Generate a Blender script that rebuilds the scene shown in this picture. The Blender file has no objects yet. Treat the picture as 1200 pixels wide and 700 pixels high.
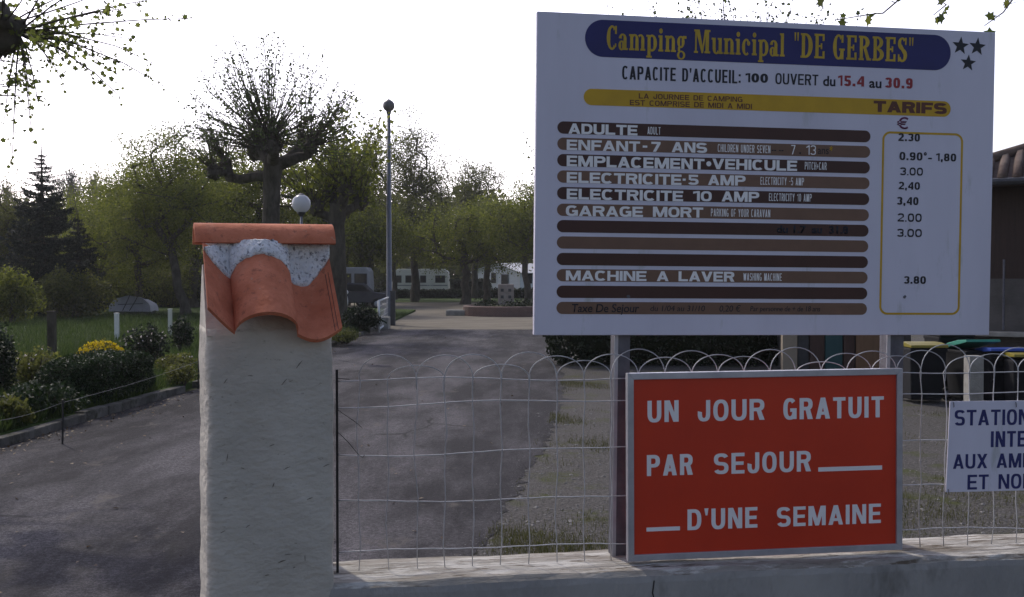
import bpy, bmesh, math, random
import numpy as np
from mathutils import Vector, Matrix, Euler

# ------------------------------------------------------------------ camera, sky, sun, exposure
SC = bpy.context.scene
COL = SC.collection
RAD = math.radians
EYE = 1.7
PITCH = math.atan(24 / 1200)
cam = bpy.data.cameras.new('camera')
cam.lens = 36.0; cam.sensor_width = 36.0; cam.clip_start = 0.05; cam.clip_end = 3000
camo = bpy.data.objects.new('camera', cam)
camo.location = (0, 0, EYE); camo.rotation_euler = (math.pi / 2 - PITCH, 0, 0)
COL.objects.link(camo); SC.camera = camo

SUN_AZ, SUN_EL = -36.0, 43.0           # degrees: azimuth from straight ahead (+Y) towards +X
world = bpy.data.worlds.new('World'); SC.world = world; world.use_nodes = True
wn = world.node_tree.nodes; wl = world.node_tree.links
sky = wn.new('ShaderNodeTexSky'); sky.sky_type = 'NISHITA'; sky.sun_disc = False
sky.sun_elevation = RAD(SUN_EL); sky.sun_rotation = RAD(SUN_AZ)
sky.air_density = 1.15; sky.dust_density = 0.9; sky.ozone_density = 0.4
bg = wn.get('Background') or wn.new('ShaderNodeBackground')
bg.inputs['Strength'].default_value = 0.105
# thin bright high haze: the sky whitens towards the sun's half of the dome
wtc = wn.new('ShaderNodeTexCoord')
wdot = wn.new('ShaderNodeVectorMath'); wdot.operation = 'DOT_PRODUCT'; wl.new(wtc.outputs['Generated'], wdot.inputs[0])
wdot.inputs[1].default_value = (math.sin(RAD(SUN_AZ)) * math.cos(RAD(SUN_EL)), math.cos(RAD(SUN_AZ)) * math.cos(RAD(SUN_EL)), math.sin(RAD(SUN_EL)))
wmr = wn.new('ShaderNodeMapRange'); wmr.interpolation_type = 'SMOOTHSTEP'
wl.new(wdot.outputs['Value'], wmr.inputs['Value']); wmr.inputs['From Min'].default_value = 0.2; wmr.inputs['From Max'].default_value = 0.85
wmr.inputs['To Min'].default_value = 0.0; wmr.inputs['To Max'].default_value = 17.0
wsep = wn.new('ShaderNodeSeparateXYZ'); wl.new(wtc.outputs['Generated'], wsep.inputs[0])
wm2 = wn.new('ShaderNodeMapRange'); wm2.interpolation_type = 'SMOOTHSTEP'; wl.new(wsep.outputs['Z'], wm2.inputs['Value'])
wm2.inputs['From Min'].default_value = 0.30; wm2.inputs['From Max'].default_value = 0.72; wm2.inputs['To Min'].default_value = 1.0; wm2.inputs['To Max'].default_value = 0.10
wmul = wn.new('ShaderNodeMath'); wmul.operation = 'MULTIPLY'; wl.new(wmr.outputs[0], wmul.inputs[0]); wl.new(wm2.outputs[0], wmul.inputs[1])
wad = wn.new('ShaderNodeVectorMath'); wad.operation = 'MULTIPLY_ADD'; wl.new(wmul.outputs[0], wad.inputs[0]); wad.inputs[1].default_value = (0.97, 0.98, 1.0); wl.new(sky.outputs[0], wad.inputs[2])
wti = wn.new('ShaderNodeVectorMath'); wti.operation = 'MULTIPLY'; wl.new(wad.outputs[0], wti.inputs[0]); wti.inputs[1].default_value = (1.07, 0.97, 1.03)   # faint lilac haze
wl.new(wti.outputs[0], bg.inputs['Color'])
out = wn.get('World Output') or wn.new('ShaderNodeOutputWorld')
wl.new(bg.outputs[0], out.inputs['Surface'])

sun = bpy.data.lights.new('sun', 'SUN'); sun.energy = 2.1; sun.angle = RAD(1.0); sun.color = (1.0, 0.93, 0.82)
suno = bpy.data.objects.new('sun', sun)
sdir = Vector((math.sin(RAD(SUN_AZ)) * math.cos(RAD(SUN_EL)), math.cos(RAD(SUN_AZ)) * math.cos(RAD(SUN_EL)), math.sin(RAD(SUN_EL))))
suno.rotation_euler = sdir.to_track_quat('Z', 'Y').to_euler(); suno.location = sdir * 100
COL.objects.link(suno)
SC.view_settings.view_transform = 'Standard'; SC.view_settings.look = 'None'
SC.view_settings.exposure = 0.14; SC.view_settings.gamma = 1.0; SC.view_settings.use_curve_mapping = False
HAZE = 0.0004
SC.cycles.max_bounces = 6; SC.cycles.transparent_max_bounces = 8

# ------------------------------------------------------------------ helpers
random.seed(7)
RNG = np.random.default_rng(11)

def ray(px, py):
    x = (px - 600) / 1200.0; y = -(py - 350) / 1200.0
    return Vector((x, math.cos(PITCH) + y * math.sin(PITCH), -math.sin(PITCH) + y * math.cos(PITCH)))
def P(px, py, d):                       # point at depth d metres ahead
    r = ray(px, py); return Vector((0, 0, EYE)) + r * (d / r.y)
def G(px, py, z=0.0):                   # point on a horizontal level
    r = ray(px, py); return Vector((0, 0, EYE)) + r * ((z - EYE) / r.z)

def tag(o, label=None, cat=None, group=None, kind=None):
    if label: o['label'] = label
    if cat: o['category'] = cat
    if group: o['group'] = group
    if kind: o['kind'] = kind
    return o
def thing(name, label, cat, loc=(0, 0, 0), rz=0.0, group=None):
    o = bpy.data.objects.new(name, None); COL.objects.link(o)
    o.location = loc; o.rotation_euler = (0, 0, rz); o.empty_display_size = 0.1
    return tag(o, label, cat, group)
def copy_tree(o, parent=None):
    c = o.copy(); COL.objects.link(c)
    if parent is not None: c.parent = parent
    for ch in list(o.children): copy_tree(ch, c)
    return c
def link_mesh(name, me, mat, parent=None, smooth=False):
    if mat is not None: me.materials.append(mat)
    if smooth: me.polygons.foreach_set('use_smooth', [True] * len(me.polygons))
    o = bpy.data.objects.new(name, me); COL.objects.link(o)
    if parent is not None: o.parent = parent
    return o

class MB:
    def __init__(s): s.v = []; s.f = []
    def add(s, vs, fs):
        n = len(s.v); s.v += [tuple(v) for v in vs]; s.f += [tuple(i + n for i in f) for f in fs]; return s
    def box(s, c, sz, rz=0.0, M=None):
        hx, hy, hz = sz[0] / 2, sz[1] / 2, sz[2] / 2
        R = Matrix.Rotation(rz, 3, 'Z') if M is None else M
        vs = [Vector(c) + R @ Vector((x, y, z)) for x in (-hx, hx) for y in (-hy, hy) for z in (-hz, hz)]
        return s.add(vs, [(0, 1, 3, 2), (4, 6, 7, 5), (0, 4, 5, 1), (2, 3, 7, 6), (0, 2, 6, 4), (1, 5, 7, 3)])
    def tube(s, pts, rad, n=6, caps=True):
        pts = [Vector(p) for p in pts]; m = len(pts)
        if not hasattr(rad, '__len__'): rad = [rad] * m
        base = len(s.v); up = None
        for i in range(m):
            t = (pts[min(i + 1, m - 1)] - pts[max(i - 1, 0)])
            if t.length < 1e-9: t = Vector((0, 0, 1))
            t.normalize()
            if up is None: up = Vector((1, 0, 0)) if abs(t.x) < 0.8 else Vector((0, 1, 0))
            a = (up - t * up.dot(t)).normalized(); b = t.cross(a); up = a
            for k in range(n):
                w = 2 * math.pi * k / n
                s.v.append(tuple(pts[i] + (a * math.cos(w) + b * math.sin(w)) * rad[i]))
        for i in range(m - 1):
            for k in range(n):
                k2 = (k + 1) % n; o = base + i * n
                s.f.append((o + k, o + k2, o + n + k2, o + n + k))
        if caps:
            s.f.append(tuple(base + k for k in reversed(range(n))))
            s.f.append(tuple(base + (m - 1) * n + k for k in range(n)))
        return s
    def prism(s, poly, z0, z1):
        n = len(poly)
        vs = [(x, y, z0) for x, y in poly] + [(x, y, z1) for x, y in poly]
        fs = [tuple(reversed(range(n))), tuple(range(n, 2 * n))] + [(i, (i + 1) % n, n + (i + 1) % n, n + i) for i in range(n)]
        return s.add(vs, fs)
    def lathe(s, prof, c=(0, 0, 0), n=16):
        base = len(s.v); m = len(prof)
        for r, z in prof:
            for k in range(n):
                w = 2 * math.pi * k / n
                s.v.append((c[0] + r * math.cos(w), c[1] + r * math.sin(w), c[2] + z))
        for i in range(m - 1):
            for k in range(n):
                k2 = (k + 1) % n
                s.f.append((base + i * n + k, base + i * n + k2, base + (i + 1) * n + k2, base + (i + 1) * n + k))
        s.f.append(tuple(base + k for k in reversed(range(n)))); s.f.append(tuple(base + (m - 1) * n + k for k in range(n)))
        return s
    def blob(s, c, r, seed=0, rough=0.2, n=10, m=7):
        rr = random.Random(seed); base = len(s.v); c = Vector(c)
        if not hasattr(r, '__len__'): r = (r, r, r)
        ph = [rr.uniform(0, 6.28) for _ in range(6)]
        for i in range(m + 1):
            th = math.pi * (0.02 + 0.96 * i / m)
            for k in range(n):
                w = 2 * math.pi * k / n
                d = 1 + rough * (math.sin(2 * w + ph[0] + 2 * th) * 0.5 + math.sin(3 * w + ph[1] - 3 * th) * 0.35 + math.sin(5 * th + ph[2] + w) * 0.35)
                s.v.append((c.x + r[0] * d * math.sin(th) * math.cos(w), c.y + r[1] * d * math.sin(th) * math.sin(w), c.z + r[2] * d * math.cos(th)))
        for i in range(m):
            for k in range(n):
                k2 = (k + 1) % n
                s.f.append((base + i * n + k, base + (i + 1) * n + k, base + (i + 1) * n + k2, base + i * n + k2))
        s.f.append(tuple(base + k for k in range(n))); s.f.append(tuple(base + m * n + k for k in reversed(range(n))))
        return s
    def build(s, name, mat, parent=None, smooth=False, bevel=0.0):
        me = bpy.data.meshes.new(name); me.from_pydata(s.v, [], s.f); me.update()
        if bevel > 0:
            bm = bmesh.new(); bm.from_mesh(me)
            bmesh.ops.remove_doubles(bm, verts=bm.verts, dist=1e-5)
            es = [e for e in bm.edges if len(e.link_faces) == 2 and e.calc_face_angle(0) > 0.5]
            bmesh.ops.bevel(bm, geom=es, offset=bevel, segments=2, affect='EDGES', profile=0.6, clamp_overlap=True)
            bm.to_mesh(me); bm.free()
        return link_mesh(name, me, mat, parent, smooth)

# ------------------------------------------------------------------ materials
def node_mat(name):
    m = bpy.data.materials.new(name); m.use_nodes = True
    nt = m.node_tree; b = nt.nodes.get('Principled BSDF')
    return m, nt, b
def mat(name, c1, c2=None, scale=8.0, rough=0.7, bump=0.0, bscale=None, metal=0.0, detail=6.0, spec=0.5, lo=0.35, hi=0.65, c3=None, s3=60.0, f3=0.5, stretch=None):
    m, nt, b = node_mat(name); N = nt.nodes; L = nt.links
    b.inputs['Roughness'].default_value = rough; b.inputs['Metallic'].default_value = metal
    b.inputs['Specular IOR Level'].default_value = spec
    tc = N.new('ShaderNodeTexCoord'); src = tc.outputs['Object']
    if stretch:
        mp = N.new('ShaderNodeMapping'); mp.inputs['Scale'].default_value = stretch; L.new(src, mp.inputs['Vector']); src = mp.outputs[0]
    if c2 is None: c2 = tuple(x * 0.82 for x in c1)
    nz = N.new('ShaderNodeTexNoise'); nz.inputs['Scale'].default_value = scale; nz.inputs['Detail'].default_value = detail; nz.inputs['Roughness'].default_value = 0.62
    L.new(src, nz.inputs['Vector'])
    rp = N.new('ShaderNodeValToRGB'); L.new(nz.outputs['Fac'], rp.inputs['Fac'])
    rp.color_ramp.elements[0].position = lo; rp.color_ramp.elements[0].color = (*c1, 1)
    rp.color_ramp.elements[1].position = hi; rp.color_ramp.elements[1].color = (*c2, 1)
    col = rp.outputs['Color']
    if c3 is not None:
        n3 = N.new('ShaderNodeTexNoise'); n3.inputs['Scale'].default_value = s3; n3.inputs['Detail'].default_value = 5; n3.inputs['Roughness'].default_value = 0.7
        L.new(src, n3.inputs['Vector'])
        r3 = N.new('ShaderNodeValToRGB'); L.new(n3.outputs['Fac'], r3.inputs['Fac'])
        r3.color_ramp.elements[0].position = f3; r3.color_ramp.elements[1].position = f3 + 0.12
        mx = N.new('ShaderNodeMix'); mx.data_type = 'RGBA'
        L.new(r3.outputs['Color'], mx.inputs['Factor']); L.new(col, mx.inputs['A']); mx.inputs['B'].default_value = (*c3, 1)
        col = mx.outputs['Result']
    L.new(col, b.inputs['Base Color'])
    if bump > 0:
        n2 = N.new('ShaderNodeTexNoise'); n2.inputs['Scale'].default_value = bscale or scale * 4; n2.inputs['Detail'].default_value = 5
        L.new(src, n2.inputs['Vector'])
        bp = N.new('ShaderNodeBump'); bp.inputs['Strength'].default_value = bump; bp.inputs['Distance'].default_value = 0.02
        L.new(n2.outputs['Fac'], bp.inputs['Height']); L.new(bp.outputs[0], b.inputs['Normal'])
    return m
def leaf_mat(name, c1, c2, trans=0.35):
    m, nt, b = node_mat(name); N = nt.nodes; L = nt.links
    g = N.new('ShaderNodeNewGeometry'); rp = N.new('ShaderNodeValToRGB')
    L.new(g.outputs['Random Per Island'], rp.inputs['Fac'])
    rp.color_ramp.elements[0].color = (*c1, 1); rp.color_ramp.elements[1].color = (*c2, 1)
    L.new(rp.outputs[0], b.inputs['Base Color']); b.inputs['Roughness'].default_value = 0.6; b.inputs['Specular IOR Level'].default_value = 0.25
    t = N.new('ShaderNodeBsdfTranslucent'); 
    hs = N.new('ShaderNodeHueSaturation'); hs.inputs['Value'].default_value = 1.5; hs.inputs['Saturation'].default_value = 1.1
    L.new(rp.outputs[0], hs.inputs['Color']); L.new(hs.outputs[0], t.inputs['Color'])
    mx = N.new('ShaderNodeMixShader'); mx.inputs[0].default_value = trans
    L.new(b.outputs[0], mx.inputs[1]); L.new(t.outputs[0], mx.inputs[2])
    L.new(mx.outputs[0], nt.nodes['Material Output'].inputs['Surface'])
    return m

M = {}
M['bark'] = mat('bark', (0.045, 0.038, 0.030), (0.10, 0.088, 0.072), scale=6, rough=0.95, bump=0.8, bscale=18, spec=0.15, stretch=(1, 1, 0.4))
M['twig'] = mat('twig', (0.05, 0.042, 0.033), (0.085, 0.07, 0.055), scale=5, rough=0.9, spec=0.15)
M['pale_twig'] = mat('pale_twig', (0.16, 0.15, 0.13), (0.22, 0.2, 0.18), scale=2, rough=0.9, spec=0.15)
M['leaf_young'] = leaf_mat('leaf_young', (0.035, 0.05, 0.018), (0.085, 0.11, 0.035))
M['leaf_olive'] = leaf_mat('leaf_olive', (0.06, 0.073, 0.016), (0.16, 0.175, 0.04), 0.55)
M['leaf_mid'] = leaf_mat('leaf_mid', (0.048, 0.055, 0.018), (0.12, 0.125, 0.038), 0.48)
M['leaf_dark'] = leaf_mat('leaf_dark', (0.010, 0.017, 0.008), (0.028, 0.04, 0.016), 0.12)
M['leaf_fir'] = leaf_mat('leaf_fir', (0.008, 0.014, 0.010), (0.02, 0.03, 0.02), 0.1)
M['leaf_bright'] = leaf_mat('leaf_bright', (0.06, 0.09, 0.015), (0.14, 0.17, 0.035), 0.4)
M['petal_yellow'] = leaf_mat('petal_yellow', (0.40, 0.28, 0.01), (0.62, 0.48, 0.03), 0.3)
M['petal_white'] = leaf_mat('petal_white', (0.35, 0.30, 0.30), (0.55, 0.52, 0.5), 0.3)
M['grass'] = leaf_mat('grass', (0.024, 0.042, 0.011), (0.065, 0.092, 0.024), 0.3)
M['dry_grass'] = leaf_mat('dry_grass', (0.045, 0.052, 0.015), (0.11, 0.105, 0.04), 0.25)
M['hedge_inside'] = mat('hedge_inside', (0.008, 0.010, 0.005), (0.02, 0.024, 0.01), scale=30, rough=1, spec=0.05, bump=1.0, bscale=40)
M['kerb_stone'] = mat('kerb_stone', (0.07, 0.066, 0.058), (0.16, 0.15, 0.135), scale=3, rough=.95, bump=.8, bscale=40, spec=.15, c3=(.05, .05, .035), s3=4, f3=.52)
M['soil'] = mat('soil', (0.05, 0.055, 0.022), (0.075, 0.085, 0.03), scale=0.8, rough=1, spec=0.1, c3=(0.055, 0.045, 0.03), s3=2.5, f3=0.55, bump=0.6, bscale=30)
M['lawn'] = mat('lawn', (0.034, 0.062, 0.014), (0.062, 0.092, 0.022), scale=1.2, rough=1, spec=0.1, bump=0.6, bscale=40)
M['concrete'] = mat('concrete', (0.22, 0.21, 0.19), (0.32, 0.31, 0.28), scale=5, rough=0.95, bump=0.3, bscale=60, spec=0.2)
M['galv'] = mat('galvanised_wire', (0.40, 0.40, 0.42), (0.52, 0.52, 0.53), scale=40, rough=0.5, metal=0.3)
M['alu'] = mat('aluminium', (0.36, 0.36, 0.40), (0.46, 0.46, 0.50), scale=14, rough=0.42, metal=0.55)
M['steel_grey'] = mat('steel_grey', (0.085, 0.085, 0.105), (0.13, 0.13, 0.15), scale=18, rough=0.5, metal=0.4, bump=0.08)
M['black_iron'] = mat('black_iron', (0.012, 0.012, 0.014), (0.03, 0.025, 0.022), scale=30, rough=0.7)
M['lamp_post'] = mat('lamp_post', (0.12, 0.13, 0.17), (0.16, 0.17, 0.2), scale=6, rough=0.5)
M['dark_paint'] = mat('dark_paint', (0.03, 0.03, 0.035), (0.05, 0.05, 0.055), scale=8, rough=0.5)
M['white_paint'] = mat('white_paint', (0.72, 0.72, 0.72), (0.62, 0.62, 0.60), scale=8, rough=0.5)
M['cream_paint'] = mat('cream_paint', (0.60, 0.59, 0.54), (0.52, 0.51, 0.46), scale=1.5, rough=0.5)
M['glass_dark'] = mat('glass_dark', (0.012, 0.014, 0.018), (0.02, 0.022, 0.026), scale=3, rough=0.1)
M['rubber'] = mat('rubber', (0.012, 0.012, 0.012), (0.025, 0.025, 0.025), scale=20, rough=0.85)

# ------------------------------------------------------------------ leaves and trees
def leaf_mesh(name, cen, size, mat_, parent, shape='kite', flat=0.0, droop=None):
    cen = np.asarray(cen, dtype=np.float64); n = len(cen)
    size = np.broadcast_to(np.asarray(size, dtype=np.float64), (n,))
    if shape == 'kite': tpl = np.array([(0, -.5), (.38, -.05), (0, .5), (-.38, 0.05)])
    elif shape == 'blade': tpl = np.array([(-.07, 0), (.07, 0), (0.02, 1.0)])
    elif shape == 'needle': tpl = np.array([(-.12, -.5), (.12, -.5), (.05, .5), (-.05, .5)])
    else: tpl = np.array([(0, -.5), (.16, -.28), (.5, -.2), (.3, .02), (.36, .3), (.12, .22), (0, .52), (-.14, .2), (-.38, .28), (-.28, 0), (-.5, -.22), (-.17, -.3)])
    k = len(tpl)
    a = RNG.normal(size=(n, 3)); 
    if flat: a[:, 2] += flat
    if droop is not None: a = a * 0.35 + np.asarray(droop)
    a /= np.linalg.norm(a, axis=1)[:, None] + 1e-9
    b = RNG.normal(size=(n, 3)); b -= a * (a * b).sum(1)[:, None]; b /= np.linalg.norm(b, axis=1)[:, None] + 1e-9
    c = np.cross(a, b)
    if shape == 'blade':
        up = np.zeros((n, 3)); up[:, 2] = 1; up += RNG.normal(scale=0.35, size=(n, 3)); up[:, 2] = np.abs(up[:, 2])
        b = RNG.normal(size=(n, 3)); b[:, 2] = 0; b /= np.linalg.norm(b, axis=1)[:, None] + 1e-9; c = up
    V = cen[:, None, :] + size[:, None, None] * (tpl[None, :, 0:1] * b[:, None, :] + tpl[None, :, 1:2] * c[:, None, :])
    if k == 4 and shape == 'kite': V[:, 1, :] += a * size[:, None] * 0.12; V[:, 3, :] += a * size[:, None] * 0.12
    me = bpy.data.meshes.new(name)
    me.vertices.add(n * k); me.vertices.foreach_set('co', V.reshape(-1))
    me.loops.add(n * k); me.loops.foreach_set('vertex_index', np.arange(n * k, dtype=np.int32))
    me.polygons.add(n); me.polygons.foreach_set('loop_start', np.arange(0, n * k, k, dtype=np.int32))
    try: me.polygons.foreach_set('loop_total', np.full(n, k, dtype=np.int32))
    except Exception: pass
    me.update(calc_edges=True)
    return link_mesh(name, me, mat_, parent)

def bez(p0, p1, p2, n):
    return [p0 * (1 - t) ** 2 + p1 * 2 * t * (1 - t) + p2 * t * t for t in [i / n for i in range(n + 1)]]

def crown_tree(name, label, base, height, crown, rxy, rz, trunk_r, lm, n=70, per=70, ls=0.16, spread=0.5, group=None, lean=(0, 0), fill=0.5, seed=0, cat='tree', split=None, sides=6, wobble=0.0):
    """trunk, limbs grown towards targets spread through the crown's volume, leaves round every limb end"""
    rr = random.Random(seed + 100); base = Vector(base)
    t = thing(name, label, cat, base, 0, group)
    cz = crown; top = Vector((lean[0], lean[1], cz - rz * 0.55 if split is None else split))
    nodes = [Vector((0, 0, -0.05)) + (top - Vector((0, 0, -0.05))) * q + Vector((rr.uniform(-1, 1), rr.uniform(-1, 1), 0)) * trunk_r * 0.5 * (1 if 0 < q < 1 else 0) for q in [i / 5 for i in range(6)]]
    par = [-1, 0, 1, 2, 3, 4]; cnt = [0] * 6
    tg = []
    while len(tg) < n:
        v = Vector((rr.gauss(0, 1), rr.gauss(0, 1), rr.gauss(0, 1))).normalized() * rr.random() ** fill
        ang = math.atan2(v.y, v.x)
        k = 1 + 0.22 * math.sin(2 * ang + seed) * (1 if wobble == 0 else wobble) + 0.16 * math.sin(3 * ang + 2.1 * seed + 3 * v.z)
        tg.append(Vector((lean[0] * 1.3 + v.x * rxy * k, lean[1] * 1.3 + v.y * rxy * k, cz + v.z * rz * (1 + 0.14 * math.sin(4 * ang + seed)))))
    axis = top
    tg.sort(key=lambda q: (q - axis).length)
    segs = []
    for q in tg:
        arr = np.array([tuple(x) for x in nodes[3:]])
        w = np.array(tuple(q)); dd = np.linalg.norm(arr - w, axis=1) + 0.45 * np.maximum(0, arr[:, 2] - w[2] + 0.3)
        j = int(np.argmin(dd)) + 3
        p0 = nodes[j]; mid = (p0 + q) * 0.5 + Vector((rr.uniform(-1, 1), rr.uniform(-1, 1), rr.uniform(-0.2, 1.0))) * (q - p0).length * 0.08
        pts = bez(p0, mid, q, 3); prev = j; ids = [j]
        for s_ in pts[1:]:
            nodes.append(s_); par.append(prev); cnt.append(0); prev = len(nodes) - 1; ids.append(prev)
        segs.append(ids)
    w = [0.0] * len(nodes)
    for ids in segs: w[ids[-1]] += 1
    for i in reversed(range(len(nodes))):
        if par[i] >= 0: w[par[i]] += w[i]
    tot = max(w[0], 1)
    R = [max(0.012, trunk_r * (x / tot) ** 0.52) for x in w]
    tb = MB()
    tr = [R[0] * 1.35] + [trunk_r * (1.0 - 0.25 * i / 5) for i in range(1, 6)]
    tb.tube(nodes[:6], tr, 10, False)
    tb.build('trunk', M['bark'], t, True)
    bb = MB()
    for ids in segs: bb.tube([nodes[i] for i in ids], [min(R[ids[1]] * 1.05, trunk_r * .6)] + [R[i] for i in ids[1:]], sides if R[ids[1]] > 0.05 else 4, False)
    bb.build('branches', M['bark'], t, True)
    T = np.array([tuple(x) for x in tg])
    per = int(per * 2.7); ls = ls * .62
    C = np.repeat(T, per, axis=0)
    cs = np.repeat(RNG.uniform(0.6, 1.25, size=(len(T), 1)), per, axis=0) * spread
    C = C + RNG.normal(size=C.shape) * cs * np.array([1, 1, 0.75])
    C = C[C[:, 2] > 0.25]
    leaf_mesh('crown', C, RNG.uniform(0.55, 1.3, size=len(C)) * ls, lm, t)
    return t

def pollard(name, label, base, trunk_pts, trunk_rad, limbs, knobs, shoots, lm, leaf=0.08, leaf_per=16, length=(1.5, 3.5), droop=0.0, up=0.9, group=None, seed=0, t0=0.2, leafshape='kite', shoot_r=0.018, jitter=0.05, bend=0.35, extra=(), extra_leaf=40, brush=0, fan=0.0, extra_r=None, extra_t0=.1):
    """pollarded plane: stout trunk, few limbs ending in knobs, each knob throwing a fan of shoots"""
    rr = random.Random(seed); base = Vector(base)
    t = thing(name, label, 'tree', base, 0, group)
    tb = MB()
    tb.tube([Vector(p) - base for p in trunk_pts], trunk_rad, 12, False)
    for pts, rad in limbs: tb.tube([Vector(p) - base for p in pts], rad, 9, False)
    for i, (kp, kr) in enumerate(knobs):
        tb.blob(Vector(kp) - base, kr, seed + i, 0.35, 12, 8)
        for q in range(5):
            d = Vector((rr.gauss(0, 1), rr.gauss(0, 1), rr.gauss(0.3, 1))).normalized()
            tb.blob(Vector(kp) - base + d * kr * 0.8, kr * rr.uniform(.35, .6), seed + i * 7 + q, 0.4, 8, 6)
    tb.build('trunk', M['bark'], t, True)
    sb = MB(); lc = []
    for (kp, kr), ns in zip(knobs, shoots):
        for _ in range(ns):
            out_ = Vector((rr.gauss(0, 1), rr.gauss(0, 1), 0)); out_ = out_.normalized() * rr.random() ** 0.6 if out_.length > 0 else out_
            bi = Vector(kp) - base; bi.z = 0; bi = bi * min(1.0 / 1.3, 1.0 / max(bi.length, .01)) * fan
            d = (out_ * (1.25 if not fan else .8) + bi + Vector((0, 0, up + rr.uniform(-.25, .3)))).normalized()
            L = rr.uniform(*length) * (0.75 + 0.25 * d.z if not fan else .62 + .38 * d.z)
            p0 = Vector(kp) - base + d * kr * 0.6
            p2 = p0 + (d * (1 - bend * 0.4) + Vector((0, 0, bend * 0.5 - droop))).normalized() * L
            pts = bez(p0, p0 + d * L * 0.5 + Vector((rr.gauss(0, 1), rr.gauss(0, 1), rr.gauss(0, 1))) * L * 0.02, p2, 4)
            sb.tube(pts, [shoot_r, shoot_r * .8, shoot_r * .6, shoot_r * .42, shoot_r * .2], 4, False)
            for q in range(int(leaf_per * L / length[1] + 1)):
                u = t0 + (1 - t0) * rr.random() ** 0.85
                f = u * 4; i = min(int(f), 3); x = pts[i].lerp(pts[i + 1], f - i)
                lc.append(tuple(x + Vector((rr.gauss(0, 1), rr.gauss(0, 1), rr.gauss(0, 1))) * jitter))
    for pts in extra:
        q_ = [Vector(p) - base for p in pts]; n_ = len(q_); L = sum((q_[i + 1] - q_[i]).length for i in range(n_ - 1))
        sb.tube(q_, [(extra_r or shoot_r) * (1 - .7 * i / (n_ - 1)) for i in range(n_)], 5, False)
        for q in range(int(extra_leaf * L)):
            f = (extra_t0 + (1 - extra_t0) * rr.random()) * (n_ - 1); i = min(int(f), n_ - 2); x = q_[i].lerp(q_[i + 1], f - i)
            lc.append(tuple(x + Vector((rr.gauss(0, 1), rr.gauss(0, 1), rr.gauss(0, 1))) * jitter))
    for (kp, kr) in knobs:
        for _ in range(brush):
            d = Vector((rr.gauss(0, 1), rr.gauss(0, 1), rr.gauss(.5, .8))).normalized(); L = rr.uniform(.2, .8)
            p0 = Vector(kp) - base + d * kr * .5; p2_ = p0 + d * L + Vector((0, 0, L * .3))
            sb.tube(bez(p0, p0 + d * L * .5, p2_, 2), [shoot_r * .8, shoot_r * .6, shoot_r * .2], 4, False)
            for q in range(4): x = p0.lerp(p2_, rr.uniform(.2, 1.05)); lc.append(tuple(x + Vector((rr.gauss(0, 1), rr.gauss(0, 1), rr.gauss(0, 1))) * jitter))
    sb.build('branches', M['twig'], t, True)
    leaf_mesh('crown', np.array(lc), RNG.uniform(0.5, 1.35, size=len(lc)) * leaf, lm, t, leafshape)
    return t

def bush(name, label, base, r, lm, n=900, ls=0.06, cat='shrub', group=None, flowers=None, fn=0, fs=0.04, seed=0, stems=10, shape='kite', box=None, rz=0.0, shell=0.45, pw=6):
    rr = np.random.default_rng(seed + 5); t = thing(name, label, cat, base, rz, group)
    sm = MB(); pr = random.Random(seed)
    for _ in range(stems):
        a = pr.uniform(0, 6.28); q = pr.random() ** .5 * 0.75
        e = Vector((math.cos(a) * r[0] * q, math.sin(a) * r[1] * q, r[2] * pr.uniform(1.2, 1.8)))
        if box: e = Vector((pr.uniform(-.9, .9) * r[0], pr.uniform(-.8, .8) * r[1], r[2] * 1.8))
        sm.tube([Vector((e.x * .3 if not box else e.x, e.y * .3, -0.05)), Vector((e.x * .7, e.y * .7, e.z * .5)), e], [.02 * max(1, r[2]), .014, .005], 4, False)
    sm.build('stems', M['twig'], t)
    if box:
        v = rr.uniform(-1, 1, size=(n, 3)); ax = rr.integers(0, 3, size=n); sg = np.sign(rr.normal(size=n)); dep = 1 - np.abs(rr.normal(scale=.10, size=n))
        keep = rr.random(n) < 0.8
        for i in range(3):
            m_ = (ax == i) & keep; v[m_, i] = (sg * dep)[m_]
        q = (np.abs(v) ** pw).sum(1) ** (1.0 / pw); v = v / np.maximum(q, 1)[:, None]
        lump = 1 + 0.06 * np.sin(v[:, 0] * r[0] * 6 + seed) * np.sin(v[:, 1] * 5 + 1) + 0.05 * np.sin(v[:, 0] * r[0] * 13 + v[:, 2] * 4)
        v = v * lump[:, None]
    else:
        v = rr.normal(size=(n, 3)); v /= np.linalg.norm(v, axis=1)[:, None]
        an = np.arctan2(v[:, 1], v[:, 0]); lump = 1 + .2 * np.sin(3 * an + seed) + .15 * np.sin(5 * an + 4 * v[:, 2] + seed)
        v *= (rr.random(n) ** shell * lump)[:, None]
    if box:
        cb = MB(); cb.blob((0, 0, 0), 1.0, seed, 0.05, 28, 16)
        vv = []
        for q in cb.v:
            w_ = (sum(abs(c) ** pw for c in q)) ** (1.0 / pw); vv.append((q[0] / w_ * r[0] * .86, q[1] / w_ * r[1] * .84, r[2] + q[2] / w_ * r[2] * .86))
        cb.v = vv; cb.build('added_core', M['hedge_inside'], t)  # solid dark core added so sun does not show through the hedge
    C = v * np.array(r) + np.array([0, 0, r[2]]) + rr.normal(scale=0.02 * max(r), size=(n, 3)) * 0.6
    C = C[C[:, 2] > 0.01]
    leaf_mesh('foliage', C, rr.uniform(.6, 1.3, size=len(C)) * ls, lm, t, shape)
    if flowers is not None:
        w = rr.normal(size=(fn, 3)); w[:, 2] = np.abs(w[:, 2]) + .1; w /= np.linalg.norm(w, axis=1)[:, None]
        C = w * np.array(r) * rr.uniform(.85, 1.12, size=(fn, 1)) + np.array([0, 0, r[2]])
        leaf_mesh('flowers', C, rr.uniform(.6, 1.3, size=len(C)) * fs, flowers, t)
    return t

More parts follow.
